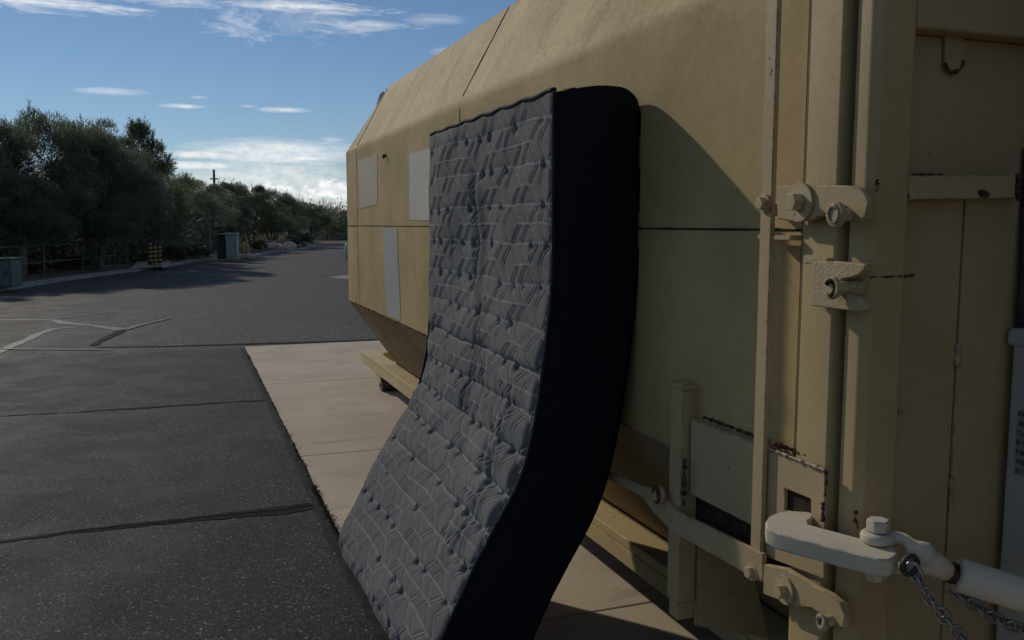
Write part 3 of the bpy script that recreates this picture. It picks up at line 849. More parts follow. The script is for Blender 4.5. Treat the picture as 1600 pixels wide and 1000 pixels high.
# lifting eye tab and cut line under the beam
MB().prism([at_y(x, y, 1.615) for x, y in [(1478, 45), (1506, 50), (1506, 100), (1500, 108), (1488, 112), (1480, 108), (1477, 98)]], (0, .009, 0)).build('hook_tab', M['comp'], comp, bevel=.002)
bead('rust_weld', [at_y(x, y, 1.614) for x, y in [(1477, 98), (1480, 108), (1488, 113), (1499, 110), (1505, 100), (1504, 94)]], .004, M['rust'], .005, .6, .001, parent=comp)
# rusty torch marks on the posts
bead('rust_scar', [at_y(1360, 433, YF - .001), at_y(1400, 432, YF - .001)][0:1] + [at_y(1408, 432, YF - .001)], .0021, M['rust'], .003, .9, .0006, parent=comp)
bead('rust_scar', [at_y(1402, 433, 1.622), at_y(1428, 430, 1.622)], .0024, M['rust'], .003, .9, .0006, parent=comp)
bead('rust_scar', [at_y(1390, 642, 1.60), at_y(1408, 643, 1.60)], .004, M['weld'], .006, .6, .001, parent=comp)
bead('rust_scar', [at_x(x, y, 1.4285) for x, y in [(1372, 280), (1367, 290), (1374, 285), (1368, 300)]], .0022, M['rust'], .005, .8, .002, parent=comp)
bead('rust_scar', [at_x(x, y, 1.4285) for x, y in [(1338, 797), (1336, 812), (1341, 826)]], .003, M['rust'], .003, 1.0, .0015, parent=comp)
# unseen body of the compactor beyond the picture's edge, blocking sky from the right
MB().box((2.02, -1.6, .10), (3.75, 1.574, 1.55)).build('body_shell', M['comp'], comp, bevel=.01)
MB().box((2.05, -1.3, 1.551), (3.72, 1.3, 2.7)).build('charge_hopper', M['comp'], comp, bevel=.01)
MB().box((3.66, YF, .05), (3.79, 1.643, 2.099)).build('front_post', M['post'], comp, bevel=.006)
MB().box((2.1, -1.5, 0), (2.3, 1.5, .099)).build('base_skid', M['shadowgap'], comp)
MB().box((3.4, -1.5, 0), (3.6, 1.5, .099)).build('base_skid', M['shadowgap'], comp)

# grey cabinet at the right edge
gx = float(at_y(1581, 520, 1.60)[0]); gz = float(at_y(1581, 520, 1.60)[2])
gb = empty('control_cabinet', (gx + .06, 1.45, .013), label='grey-beige equipment cabinet with label plate at the right edge of the picture', cat='cabinet')
MB().box((gx + .006, 1.30, .013), (gx + .125, 1.60, gz - .02)).build('cabinet_body', M['greybox'], gb, bevel=.006)
MB().box((gx - .006, 1.285, gz - .032), (gx + .128, 1.612, gz + .012)).build('cabinet_lid', M['greybox'], gb, bevel=.012, seg=3)
def label_mat():
    m, t, b = new_mat('printed rating plate')
    c = t.coord()
    s = t.node('ShaderNodeSeparateXYZ'); t.l.new(c, s.inputs[0])
    rows = t.m('FRACT', t.m('MULTIPLY', s.outputs[2], 42))
    words_ = t.noise(t.mapping(c, (1, 120, 42)), 1.0, 2)
    k = t.m('MULTIPLY', t.ramp(rows, .45, .55), t.ramp(words_, .42, .5))
    t.put(b.inputs['Base Color'], t.mix(k, (.26, .25, .22), (.07, .065, .06)))
    b.inputs['Roughness'].default_value = .4
    return m
l0 = at_x(1591, 640, gx + .0045); l1 = at_x(1591, 742, gx + .0045)
MB().box((gx + .0035, 1.40, float(l1[2])), (gx + .0055, float(l0[1]), float(l0[2]))).build('rating_plate', label_mat(), gb)
# conduit pipe above cabinet
cp = tag(MB().tube([(gx + .03, 1.60, gz + .0125), (gx + .03, 1.60, gz + .2), (gx + .035, 1.61, gz + .30), (gx + .035, 1.61, gz + .45)], .014, 12).build('conduit_pipe', M['blacksteel'], None, smooth=True),
         'thin dark conduit rising from the grey cabinet', 'pipe')

# ================================================================== TURNBUCKLE WITH CLAW
tb = empty('turnbuckle', (1.40, 1.5, .95), label='pale beige claw hook and turnbuckle hooked into the container pocket', cat='turnbuckle')
ZA = .968
top_px = [(1196, 814), (1202, 806), (1216, 800), (1232, 797.5), (1262, 799), (1271, 802), (1270, 808), (1262, 813), (1264, 819), (1285, 825), (1350, 842), (1398, 855), (1404, 864), (1392, 874), (1372, 874), (1290, 853), (1215, 833), (1197, 824)]
poly = [at_z(x, y, ZA) for x, y in top_px]
MB().prism(poly, (0, 0, -.040)).build('claw_hook', M['claw'], tb, bevel=.005, seg=3)
bc = at_z(1371, 848, ZA)
MB().disc(bc + np.array((0, 0, .026)), (0, 0, 1), .026, .028, 6).build('hex_bolt', M['claw'], tb, bevel=.004)
def ring_eye(cx, cy, z, R0, r):
    return [np.array((cx + R0 * math.cos(t), cy + R0 * math.sin(t), z)) for t in np.linspace(0, 2 * math.pi, 29)[:-1]]
c2 = at_y(1480, 893, 1.415); c1 = at_y(1440, 868, 1.43)
MB().disc(bc + np.array((0, 0, .001)), (0, 0, 1), .037, .024, 28).build('clevis_eye', M['claw'], tb, bevel=.009, seg=4)
MB().disc(bc + np.array((0, 0, -.066)), (0, 0, 1), .037, .024, 28).build('clevis_eye', M['claw'], tb, bevel=.009, seg=4)
MB().disc(bc + np.array((0, 0, -.087)), (0, 0, 1), .022, .02, 6).build('nut', M['claw'], tb, bevel=.003)
dirv = (c2 - bc); dirv /= np.linalg.norm(dirv)
def bez(a, b, c, d_, n=14):
    return [(1 - t) ** 3 * a + 3 * (1 - t) ** 2 * t * b + 3 * (1 - t) * t * t * c + t ** 3 * d_ for t in np.linspace(0, 1, n)]
topst = bc + np.array((.02, -.01, .013)); jn = c1 + np.array((0, 0, .002))
MB().tube(bez(topst, topst + np.array((.05, -.02, .004)), jn + np.array((-.04, .01, .022)), jn + np.array((.012, -.004, -.002))), [.013] * 8 + [.015, .018, .021, .024, .026, .027], 14).build('clevis_fork', M['claw'], tb, smooth=True)
lo = bc + np.array((.02, -.01, -.054))
MB().tube(bez(lo, lo + np.array((.05, -.02, 0)), jn + np.array((-.04, .01, -.05)), jn + np.array((.012, -.004, -.016))), [.013] * 8 + [.015, .017, .019, .021, .022, .022], 14).build('clevis_fork', M['claw'], tb, smooth=True)
MB().tube([jn + np.array((0, 0, -.004)), (jn + c2) / 2 + np.array((0, 0, -.002)), c2], [.026, .027, .022], 16).build('clevis_neck', M['claw'], tb, smooth=True)
c3 = at_y(1494, 897, 1.412); c4 = at_y(1650, 945, 1.30)
thr = MB().tube([c2 + (c3 - c2) * t for t in np.linspace(-.1, 1.1, 26)], [.0235 if i % 2 else .020 for i in range(26)], 16).build('threaded_rod', M['rust'], tb, smooth=True)
MB().tube([c3, c3 + (c4 - c3) * .02, c3 + (c4 - c3) * .75], [.033, .037, .037], 28).build('turnbuckle_barrel', M['claw'], tb, bevel=.004, seg=3)
MB().tube([c3 + (c4 - c3) * .68, c3 + (c4 - c3) * 1.3], [.042, .042], 28).build('barrel_sleeve', M['claw'], tb, bevel=.004, seg=3)

# chains
def link_mesh(r=.0042, L=.021, W=.0115):
    pts = []
    for t in np.linspace(-math.pi / 2, math.pi / 2, 8): pts.append((L * .55 + W * math.cos(t), W * math.sin(t), 0))
    for t in np.linspace(math.pi / 2, 3 * math.pi / 2, 8): pts.append((-L * .55 + W * math.cos(t), W * math.sin(t), 0))
    me = MB().tube(pts, r, 8, closed=True).mesh('link'); me.shade_smooth(); me.materials.append(M['chain']); return me
LM = link_mesh()
def chain(pts, label):
    root = empty('chain', tuple(pts[0]), label=label, cat='chain', group='chains below the turnbuckle')
    # resample
    pts = [np.array(p) for p in pts]; dense = []
    for a, b in zip(pts[:-1], pts[1:]): dense += [a + (b - a) * i / 40 for i in range(40)]
    step = .030; out = [dense[0]]; acc = 0
    for a, b in zip(dense[:-1], dense[1:]):
        acc += np.linalg.norm(b - a)
        if acc >= step: out.append(b); acc = 0
    for i in range(len(out) - 1):
        m = (out[i] + out[i + 1]) / 2; t = Vector(out[i + 1] - out[i]).normalized()
        o = bpy.data.objects.new('chain_link', LM); COL.objects.link(o); o.parent = root
        q = t.to_track_quat('X', 'Z')
        from mathutils import Quaternion
        q = q @ Quaternion((1, 0, 0), R(20 if i % 2 else 105) + rng.uniform(-.2, .2))
        o.rotation_mode = 'QUATERNION'; o.rotation_quaternion = q
        o.location = Vector(m) - root.location
    return root
e0 = at_y(1424, 884, 1.40)
chain([e0, at_y(1445, 925, 1.39), at_y(1475, 965, 1.385), at_y(1510, 1005, 1.38), at_y(1560, 1060, 1.37)], 'steel chain hanging down from the clevis eye of the turnbuckle')
chain([at_y(1486, 918, 1.44), at_y(1520, 945, 1.43), at_y(1560, 968, 1.42), at_y(1610, 990, 1.40), at_y(1680, 1000, 1.36)], 'steel chain sagging beneath the turnbuckle barrel')
MB().tube([e0 + np.array((.02 * math.cos(t), .004, .02 * math.sin(t))) for t in np.linspace(0, 6.283, 18)[:-1]], .006, 8, closed=True).build('shackle', M['blacksteel'], tb, smooth=True)

# ================================================================== MATTRESS
U0, U1, TH = 2.67, 4.19, .315
prof = np.array([(.70, .016), (.662, .09), (.668, .19), (.748, .34), (.832, .49), (.925, .66), (1.022, .84), (1.072, 1.03), (1.108, 1.27), (1.130, 1.5), (1.132, 1.8), (1.132, 2.09)])
def spline(P, n):
    """centripetal-ish Catmull-Rom, resampled evenly"""
    Q = np.vstack([2 * P[0] - P[1], P, 2 * P[-1] - P[-2]]); out = []
    for i in range(1, len(Q) - 2):
        p0, p1, p2, p3 = Q[i - 1:i + 3]
        for t in np.linspace(0, 1, 40, endpoint=False):
            out.append(.5 * ((2 * p1) + (-p0 + p2) * t + (2 * p0 - 5 * p1 + 4 * p2 - p3) * t * t + (-p0 + 3 * p1 - 3 * p2 + p3) * t ** 3))
    out.append(Q[-2]); out = np.array(out)
    s = np.concatenate([[0], np.cumsum(np.linalg.norm(np.diff(out, axis=0), axis=1))])
    ss = np.linspace(0, s[-1], n)
    return np.stack([np.interp(ss, s, out[:, 0]), np.interp(ss, s, out[:, 1])], 1), s[-1]
NS, NU = 560, 400
PR, LEN = spline(prof, NS)
tan_ = np.gradient(PR, axis=0); tan_ /= np.linalg.norm(tan_, axis=1)[:, None]
nrm_ = np.stack([-tan_[:, 1], tan_[:, 0]], 1)              # points outwards (to -X, up)
svals = np.linspace(0, LEN, NS); uvals = np.linspace(0, U1 - U0, NU)
S, UU = np.meshgrid(svals, uvals, indexing='ij')
def fnoise(fs, fu, seed):
    out = np.zeros_like(S); r = np.random.default_rng(seed)
    for _ in range(10):
        a, b = r.uniform(-1, 1, 2); ph = r.uniform(0, 6.28)
        out += np.sin(a * fs * S * 6.28 + b * fu * UU * 6.28 + ph)
    return out / 4.5
W_ = U1 - U0
warpS = .007 * fnoise(3, 2.5, 1) + .0025 * fnoise(8, 8, 2)
warpU = .010 * fnoise(2.5, 2.5, 3) + .003 * fnoise(9, 6, 4)
ROW = .141
sp = S + warpS; up = UU + warpU
ph = sp / ROW
fr = ph - np.floor(ph)
rowi = np.floor(ph).astype(int)
amp_lo = np.interp(svals, [0, .2, .45, .65, .95, 1.25, 1.45, 1.8, LEN], [.004, .004, .010, .022, .036, .025, .007, .0035, .003])[:, None]
pillow = np.abs(np.sin(math.pi * fr)) ** .5 * (1 + .25 * fnoise(6, 5, 21))
rr_ = np.random.default_rng(5)
rowamp = rr_.uniform(.55, 1.35, 40)[np.clip(rowi, 0, 39)]
edge_u = np.clip(np.minimum(UU, W_ - UU) / .045, 0, 1); edge_s = np.clip(np.minimum(S, LEN - S) / .06, 0, 1)
edge_u = edge_u * edge_u * (3 - 2 * edge_u); edge_s = np.sqrt(edge_s)
D = amp_lo * (pillow - .4) * rowamp * (.35 + .65 * edge_u)
# tufts along the row creases
for k in range(int(LEN / ROW) + 1):
    for j in range(11):
        s0 = k * ROW; u0 = .08 + j * .137 + (.03 if k % 2 else 0) + rr_.uniform(-.02, .02)
        a = rr_.uniform(.006, .024) * (1.2 if s0 < 1.35 else 1.15)
        if rr_.random() < .4: continue
        m = (np.abs(S - s0) < .08)[:, 0]
        D[m] -= a * np.exp(-(((sp[m] - s0 + .010) / .015) ** 2 + ((up[m] - u0) / .017) ** 2))
# body slump, long wrinkles
D += .011 * fnoise(1.2, 1.4, 8) + .0035 * fnoise(4, 3, 9)
def wrinkle(u_a, u_b, s_a, s_b, depth, wd):
    t = np.clip((S - s_a) / (s_b - s_a), 0, 1); u = u_a + (u_b - u_a) * t + .015 * np.sin(S * 14)
    fade = np.clip(np.minimum(S - s_a, s_b - S) / .12, 0, 1)
    return -depth * fade * np.exp(-((UU - u) / wd) ** 2) + depth * .7 * fade * np.exp(-((UU - u + wd * 1.5) / wd) ** 2)
D += wrinkle(.86, .84, 1.42, 2.0, .020, .045) + wrinkle(.80, .70, .9, 1.5, .012, .025) + wrinkle(.25, .45, .75, 1.3, .009, .03) + wrinkle(.35, .30, .45, 1.1, .007, .03)
D += -.012 * np.exp(-(((S - 1.62) / .16) ** 2 + ((UU - 1.02) / .14) ** 2)) - .010 * np.exp(-(((S - .42) / .12) ** 2 + ((UU - .5) / .3) ** 2)) + .012 * np.exp(-(((S - 1.1) / .12) ** 2 + ((UU - .3) / .2) ** 2))
D += wrinkle(.18, .24, .5, 1.25, .010, .022) + wrinkle(.55, .62, 1.0, 1.3, .010, .03)
# puckers radiating off strong creases
D += .0010 * np.sin(UU * 2 * math.pi / .028 + 2 * fnoise(3, 3, 12)) * np.clip(1 - np.abs(fr - .0) / .25, 0, 1) * (amp_lo > .012)
# knitted raised pattern: ribs and zig-zags forming stretched hexagons
def line(dist, wd): return np.exp(-(dist / wd) ** 4)
def tri(x): return 2 * np.abs(x - np.floor(x + .5))
RIB = ROW
rib = line((ph - np.round(ph)) * ROW, .0044)
half = np.abs(fr - .5) * ROW
Pz = .176
z1 = .5 - .5 * np.cos(2 * math.pi * sp / ROW) * .55 + (tri(sp / ROW) - .5) * .45                                    # 0 on full ribs, 1 halfway
k1_ = np.round(up / Pz); al = 1 - 2 * (np.abs(k1_) % 2)
def fam(offset, a, wd):
    best = np.zeros_like(S)
    for dk in (-1, 0, 1):
        kk = np.round((up - offset) / Pz) + dk; sg = 1 - 2 * (np.abs(kk) % 2)
        best = np.maximum(best, line(up - offset - kk * Pz - sg * a * (1 - 2 * z1), wd))
    return best
l1 = fam(0.0, .034, .0058); l2 = fam(.088, -.030, .0054)
cellk = np.floor(up / Pz).astype(int)
keep = ((cellk + 1) % 2 == 0) | ((cellk * 5 + rowi * 3) % 4 == 0)
rib2 = line(half, .0042) * keep
pat = np.maximum.reduce([rib * .9, rib2 * .8, l1, l2 * .9])
def soft(dist, wd): return np.exp(-(dist / wd) ** 2)
def fam_soft(offset, a, wd):
    best = np.zeros_like(S)
    for dk in (-1, 0, 1):
        kk = np.round((up - offset) / Pz) + dk; sg = 1 - 2 * (np.abs(kk) % 2)
        best = np.maximum(best, soft(up - offset - kk * Pz - sg * a * (1 - 2 * z1), wd))
    return best
groove = np.maximum.reduce([.35 * soft((ph - np.round(ph)) * ROW, .015), .25 * soft(half, .012) * keep, 1.0 * fam_soft(0.0, .034, .016), .9 * fam_soft(.088, -.030, .015)])
D += (np.maximum.reduce([rib * .0030, rib2 * .0026, l1 * .0056, l2 * .0050]) - .0058 * groove) * np.clip(edge_u * 4, 0, 1) * np.clip(S / .05, 0, 1)
D = D * edge_s - .012 * (1 - edge_u) ** 2 * (UU < W_ / 2)
shift = .05 * np.clip(1 - S / .6, 0, 1) * np.clip(1 - UU / W_, 0, 1)      # near foot pushed towards the wall
shift = shift + .024 * np.exp(-((PR[:, 1][:, None] - 1.0) / .28) ** 2) * (UU / W_)
PX = PR[:, 0][:, None] + nrm_[:, 0][:, None] * D + shift
PZ = PR[:, 1][:, None] + nrm_[:, 1][:, None] * D
PY = U0 + UU + .03 * np.clip(1 - S / .9, 0, 1) * 2 * (1 - UU / W_) * .8 - 0 * S
PZ = np.maximum(PZ, .0145)
front = np.stack([PX, PY, PZ], -1)
mat_loc = (.95, 3.4, .013)
mt = empty('mattress', mat_loc, label='sagging queen mattress, quilted grey face and black sides, leaning on tan container', cat='mattress')
me = grid_mesh('quilted_face', front[:, ::-1])
att = me.attributes.new('ridge', 'FLOAT', 'POINT')
att.data.foreach_set('value', pat[:, ::-1].reshape(-1).astype(np.float32))
qf = link('quilted_face', me, M['quilt'], mt, smooth=True)

# border: sides, top, foot and back as one sewn shell
def base_pt(si, u, t):
    """point of the shell at profile position si (0..1), across u (metres), depth t"""
    x = si * (NS - 1); i = int(min(max(x, 0), NS - 2)); f = x - i
    p = PR[i] * (1 - f) + PR[i + 1] * f; n = nrm_[i] * (1 - f) + nrm_[i + 1] * f
    if si < .12: n = n * (si / .12) + np.array((-1, 0.05)) * (1 - si / .12); n /= np.linalg.norm(n)
    ui = u / W_; sh = .05 * max(0, 1 - si * LEN / .6) * (1 - ui) + .024 * math.exp(-((p[1] - 1.0) / .28) ** 2) * ui
    q = p - n * t
    yy = U0 + u + .048 * max(0, 1 - si * LEN / .9) * (1 - ui)
    return np.array((q[0] + sh, yy, max(q[1], .0145)))
def cap(t):
    k = t / TH
    rise = .030 * math.sin(min(1, k / .7) * math.pi * .5)
    drop = 0 if k < .72 else .085 * (1 - math.sqrt(max(0, 1 - ((k - .72) / .28) ** 2)))
    return rise - drop
nS, nT, nU = 90, 22, 50
def top_pt(u, t):
    p = base_pt(1, u, t); return p + np.array((0, 0, cap(t) + .004 * mn.noise((u * 14, t * 9, 2))))
def side_grid(u, sgn):
    P = np.zeros((nS + 1, nT + 1, 3))
    for i in range(nS + 1):
        for j in range(nT + 1):
            t = TH * j / nT; si = i / nS
            p = base_pt(si, u, t)
            p[2] += cap(t) * max(0, (si - .8) / .2) ** 2
            k = j / nT
            bul = .022 * (math.sin(math.pi * k) ** .6) * min(1, i / 6) * min(1, (nS - i) / 6) + .005 * mn.noise((si * 9, k * 3, u))
            p[1] += (sgn * (bul if 0 < j < nT else 0) - (sgn * .012 if j == nT else 0)) if sgn < 0 else -.035 * min(1, k * 6)
            P[i, j] = p
    return P
mb = MB()
mb.grid(side_grid(0, -1)); mb.grid(side_grid(W_, 1))
T = np.zeros((nU + 1, nT + 1, 3)); B = T.copy()
for i in range(nU + 1):
    for j in range(nT + 1):
        u = W_ * i / nU
        T[i, j] = top_pt(u, TH * j / nT); B[i, j] = base_pt(0, u, TH * j / nT)
        if 0 < i < nU: T[i, j][2] += .006 * math.sin(i * 1.7) * (j > 0) * math.sin(math.pi * j / nT)
mb.grid(T); mb.grid(B)
mb.build('border', M['border'], mt, smooth=True)
K = np.zeros((nS + 1, nU + 1, 3))
for i in range(nS + 1):
    for j in range(nU + 1):
        si = i / nS; p = base_pt(si, W_ * j / nU, TH); p[2] += cap(TH) * max(0, (si - .8) / .2) ** 2
        K[i, j] = p
link('back_panel', grid_mesh('back_panel', K), M['border'], mt, smooth=True)
# piping round the face
def edge_pts(u, a, b, n=70): return [base_pt(a + (b - a) * i / n, u, 0) + np.array((-.004, -.006 if u < .1 else .006, 0)) for i in range(n + 1)]
pip = MB().tube(edge_pts(0, .01, 1), .0052, 8).build('piping', M['piping'], mt, smooth=True)
MB().tube([base_pt(1, W_ * i / 60, 0) + np.array((.002, 0, .008 + .003 * math.sin(i * .7))) for i in range(61)], .008, 8).build('piping', M['piping'], mt, smooth=True)
# frayed threads along the near edge
for i in range(46):
    si = rng.uniform(.12, .995); p = base_pt(si, 0, 0) + np.array((-.012, -.004 + rng.uniform(-.004, .006), 0))
    L = rng.uniform(.004, .012) if rng.random() < .8 else rng.uniform(.02, .045)
    q = p + np.array((rng.uniform(-.006, .0), rng.uniform(-.003, .006), -L)); m_ = (p + q) / 2 + np.array((-.003, rng.uniform(-.006, .006), 0))
    MB().tube([p, m_, q], rng.uniform(.0008, .0016), 4).build('loose_thread', M['thread'], pip, smooth=True)
# stitched label tag on the top edge
tp = [top_pt(.0 + .02, .05), top_pt(.02, .085), top_pt(.06, .095), top_pt(.06, .055)]
MB().prism([p + np.array((0, 0, .004)) for p in tp], (0, 0, .003)).build('sewn_tag', M['piping'], mt)

# ================================================================== FOLIAGE
def tree_variant(seed, H, Wd, clumps, per, low=.2, blade=(.10, .20), bw=(.012, .030), shoots=0, trunk=True, leaf='leaf'):
    """a thing at the origin: trunk with limbs and a crown of leaf sprays"""
    r = np.random.default_rng(seed)
    cs = []
    while len(cs) < clumps:
        p = r.uniform(-1, 1, 3); q = np.linalg.norm(p)
        if q > 1 or q < .25: continue
        if q < .62 and r.random() < .5: continue
        z = low * H + (p[2] * .5 + .5) * (H * .95 - low * H)
        wz = Wd * (.62 + .38 * math.sin(math.pi * min(1, max(0, (z / H - .05) / .95)) ** .8))
        jx = 1 + .18 * mn.noise((p[0] * 2 + seed, p[1] * 2, p[2] * 2))
        cs.append((p[0] * wz * jx, p[1] * wz * jx, z * (1 + .06 * mn.noise((p[0] * 3 + seed, p[1] * 3, 5)))))
    cs = np.array(cs)
    Q = []
    for c in cs:
        R0 = r.uniform(.10, .19) * Wd * 1.15
        n = int(per * r.uniform(.7, 1.3))
        dirs = r.normal(size=(n, 3)); dirs[:, 2] += .35; dirs /= np.linalg.norm(dirs, axis=1)[:, None]
        rad = R0 * r.uniform(.15, 1.0, n) ** .6
        pos = c + dirs * rad[:, None] * np.array((1.15, 1.15, .85))
        out = c - np.array((0, 0, H * .45)); out /= np.linalg.norm(out) + 1e-6
        d_ = dirs * .7 + out * .5 + np.array((0, 0, .25)) + r.normal(size=(n, 3)) * .45; d_ /= np.linalg.norm(d_, axis=1)[:, None]
        L = r.uniform(*blade, n)[:, None]; wd = r.uniform(*bw, n)[:, None]
        side = np.cross(d_, r.normal(size=(n, 3))); side /= np.linalg.norm(side, axis=1)[:, None]
        a = pos - side * wd * .5; b = pos + side * wd * .5
        e = pos + d_ * L
        Q.append(np.stack([a, b, e + side * wd * .25, e - side * wd * .25], 1))
    top = cs[cs[:, 2] > H * .66]
    if shoots and len(top):
        for _ in range(shoots):
            c = top[r.integers(len(top))] + r.normal(size=3) * .06 * Wd
            d0 = np.array((r.normal() * .28, r.normal() * .28, 1.0)); d0 /= np.linalg.norm(d0); Ls = r.uniform(.25, .6) * H / 5.5
            n = 46
            tt = r.uniform(0, 1, n)[:, None]; pos = c + d0 * tt * Ls
            d_ = d0 * .8 + r.normal(size=(n, 3)) * .45; d_ /= np.linalg.norm(d_, axis=1)[:, None]
            side = np.cross(d_, r.normal(size=(n, 3))); side /= np.linalg.norm(side, axis=1)[:, None]
            L = r.uniform(.06, .14, n)[:, None]; wd = r.uniform(.010, .02, n)[:, None]
            e = pos + d_ * L
            Q.append(np.stack([pos - side * wd / 2, pos + side * wd / 2, e + side * wd / 4, e - side * wd / 4], 1))
    crown = quads_mesh('crown', np.concatenate(Q))
    tb_ = MB()
    ns = r.integers(2, 5)
    stems = []
    for k in range(ns):
        th = 6.28 * k / ns + r.uniform(-.5, .5); ln = r.uniform(.18, .4) * Wd
        p0 = np.array((.10 * math.cos(th), .10 * math.sin(th), -.15)); p3 = np.array((ln * math.cos(th), ln * math.sin(th), H * r.uniform(.5, .7)))
        p1 = p0 + np.array((ln * .25 * math.cos(th), ln * .25 * math.sin(th), H * .22)); p2 = p3 - np.array((ln * .2 * math.cos(th + .5), ln * .2 * math.sin(th + .5), H * .2))
        pts = bez(p0, p1, p2, p3, 12); stems.append(pts)
        r0 = .016 * H * r.uniform(.9, 1.3)
        tb_.tube(pts, list(np.linspace(r0 * 1.15, r0 * .25, 12)), 7)
    for c in cs[:: max(1, len(cs) // 40)]:
        st = stems[r.integers(len(stems))]; i = r.integers(4, 11); a = np.array(st[i])
        mid = (a + c) / 2 + np.array((0, 0, .08 * H)); tb_.tube(bez(a, a + (mid - a) * .5, mid, c, 7), list(np.linspace(.006 * H, .0015 * H, 7)), 5)
    return crown, tb_.mesh('trunk'), leaf

VAR = [tree_variant(21, 5.2, 2.5, 95, 334, .26, shoots=60), tree_variant(22, 5.2, 2.7, 105, 313, .22, shoots=40),
       tree_variant(23, 5.2, 2.4, 90, 334, .20, shoots=85, leaf='leaf2'), tree_variant(24, 5.2, 3.0, 100, 323, .18, shoots=50, leaf='leaf2'),
       tree_variant(25, 5.2, 2.3, 80, 344, .24, shoots=70)]
for c_, t_, l_ in VAR:
    c_.materials.append(M[l_]); t_.materials.append(M['bark']); t_.shade_smooth()
SHR = [tree_variant(31, 1.0, .75, 40, 230, .08, blade=(.05, .11), bw=(.010, .020), leaf='leaf'), tree_variant(32, 1.0, .8, 40, 230, .06, blade=(.05, .12), bw=(.010, .02), leaf='leaf_dry')]
for c_, t_, l_ in SHR:
    c_.materials.append(M[l_]); t_.materials.append(M['bark'])

def plant(name, var, x, Y, ytop, label, cat, group, wid=1.0, base_z=.10, rz=None):
    p = at_y(x, 350, Y); top = at_y(x, ytop, Y)
    H0 = 5.2 if cat == 'tree' else 1.0
    H = max(.3, float(top[2]) - base_z) / (H0 * 1.02)
    o = empty(name, (float(p[0]), float(p[1]), base_z), label=label, cat=cat, group=group)
    o.scale = (H * wid, H * wid, H); o.rotation_euler = (0, 0, rng.uniform(0, 6.28) if rz is None else rz)
    c = bpy.data.objects.new('crown', var[0]); COL.objects.link(c); c.parent = o
    t = bpy.data.objects.new('trunk', var[1]); COL.objects.link(t); t.parent = o
    return o
TG = 'trees behind the kerb'
trees = [  # picture x of stem, depth, picture y of top, width factor, variant, label
    (-150, 25.5, 200, 1.1, 1, 'olive green tree mostly cut off by the left edge, nearest of the row'),
    (-22, 28.5, 182, 1.0, 2, 'spiky-topped tree at the left edge behind the pipe fence'),
    (22, 26.6, 262, 1.15, 0, 'low spreading tree with forked pale trunk beside the green utility box'),
    (88, 31.0, 166, 1.05, 1, 'tallest rounded olive tree at left behind the pipe fence'),
    (150, 30.0, 200, .95, 3, 'broad grey-green tree just right of the tallest tree'),
    (192, 34.5, 178, .95, 4, 'dark tall tree above the striped bollards'),
    (224, 37.0, 238, .95, 1, 'shorter dark tree sloping down right of the striped bollards'),
    (268, 43.0, 268, 1.15, 3, 'grey-green tree behind the rounded shrubs'),
    (312, 49.0, 280, 1.1, 0, 'feathery tree in front of the utility pole'),
    (352, 52.0, 282, .95, 2, 'spiky-topped tree behind the pale utility cabinet'),
    (393, 57.0, 285, 1.0, 4, 'open-branched tree right of the pale utility cabinet'),
    (425, 60.0, 291, .95, 3, 'rounded tree above the pink rock bed'),
    (455, 66.0, 305, 1.0, 1, 'low rounded tree behind the dark roadside bush'),
    (488, 76.0, 317, 1.1, 0, 'smaller far tree behind the road-end guard rail'),
    (520, 84.0, 322, 1.1, 3, 'far hazy tree left of the container corner'),
    (556, 88.0, 326, 1.2, 2, 'farthest tree half hidden behind the container nose'),
]
for i, (x, Y, yt, wd, v, lab) in enumerate(trees):
    Y = Y * 1.13
    plant('desert_tree', VAR[v], x, Y, yt, lab, 'tree', TG, wd * (1.0 if i < 7 else 1.15))
SG = 'shrubs along the kerb'
shr = [(272, 40.5, 384, 1.1, 1, 'tan-green shrub beside the striped bollards'), (300, 43, 382, 1.3, 0, 'rounded green shrub left of the pale utility cabinet'),
       (322, 45, 388, 1.0, 0, 'small shrub touching the pale utility cabinet'), (470, 63, 362, 1.15, 0, 'dark rounded roadside bush at the end of the rock bed'),
       (405, 54, 375, 1.0, 1, 'dry brush between tree stems and rock bed'), (215, 37, 392, 1.2, 1, 'dry shrub behind the pipe fence left of the striped bollards'),
       (120, 32, 398, 1.4, 0, 'low shrub under the tallest tree'), (40, 29.5, 408, 1.5, 1, 'dry brush behind the fence near the forked trunk')]
for x, Y, yt, wd, v, lab in shr:
    if x < 250: Y *= 1.08
    plant('desert_shrub', SHR[v], x, Y, yt, lab, 'shrub', SG, wd)
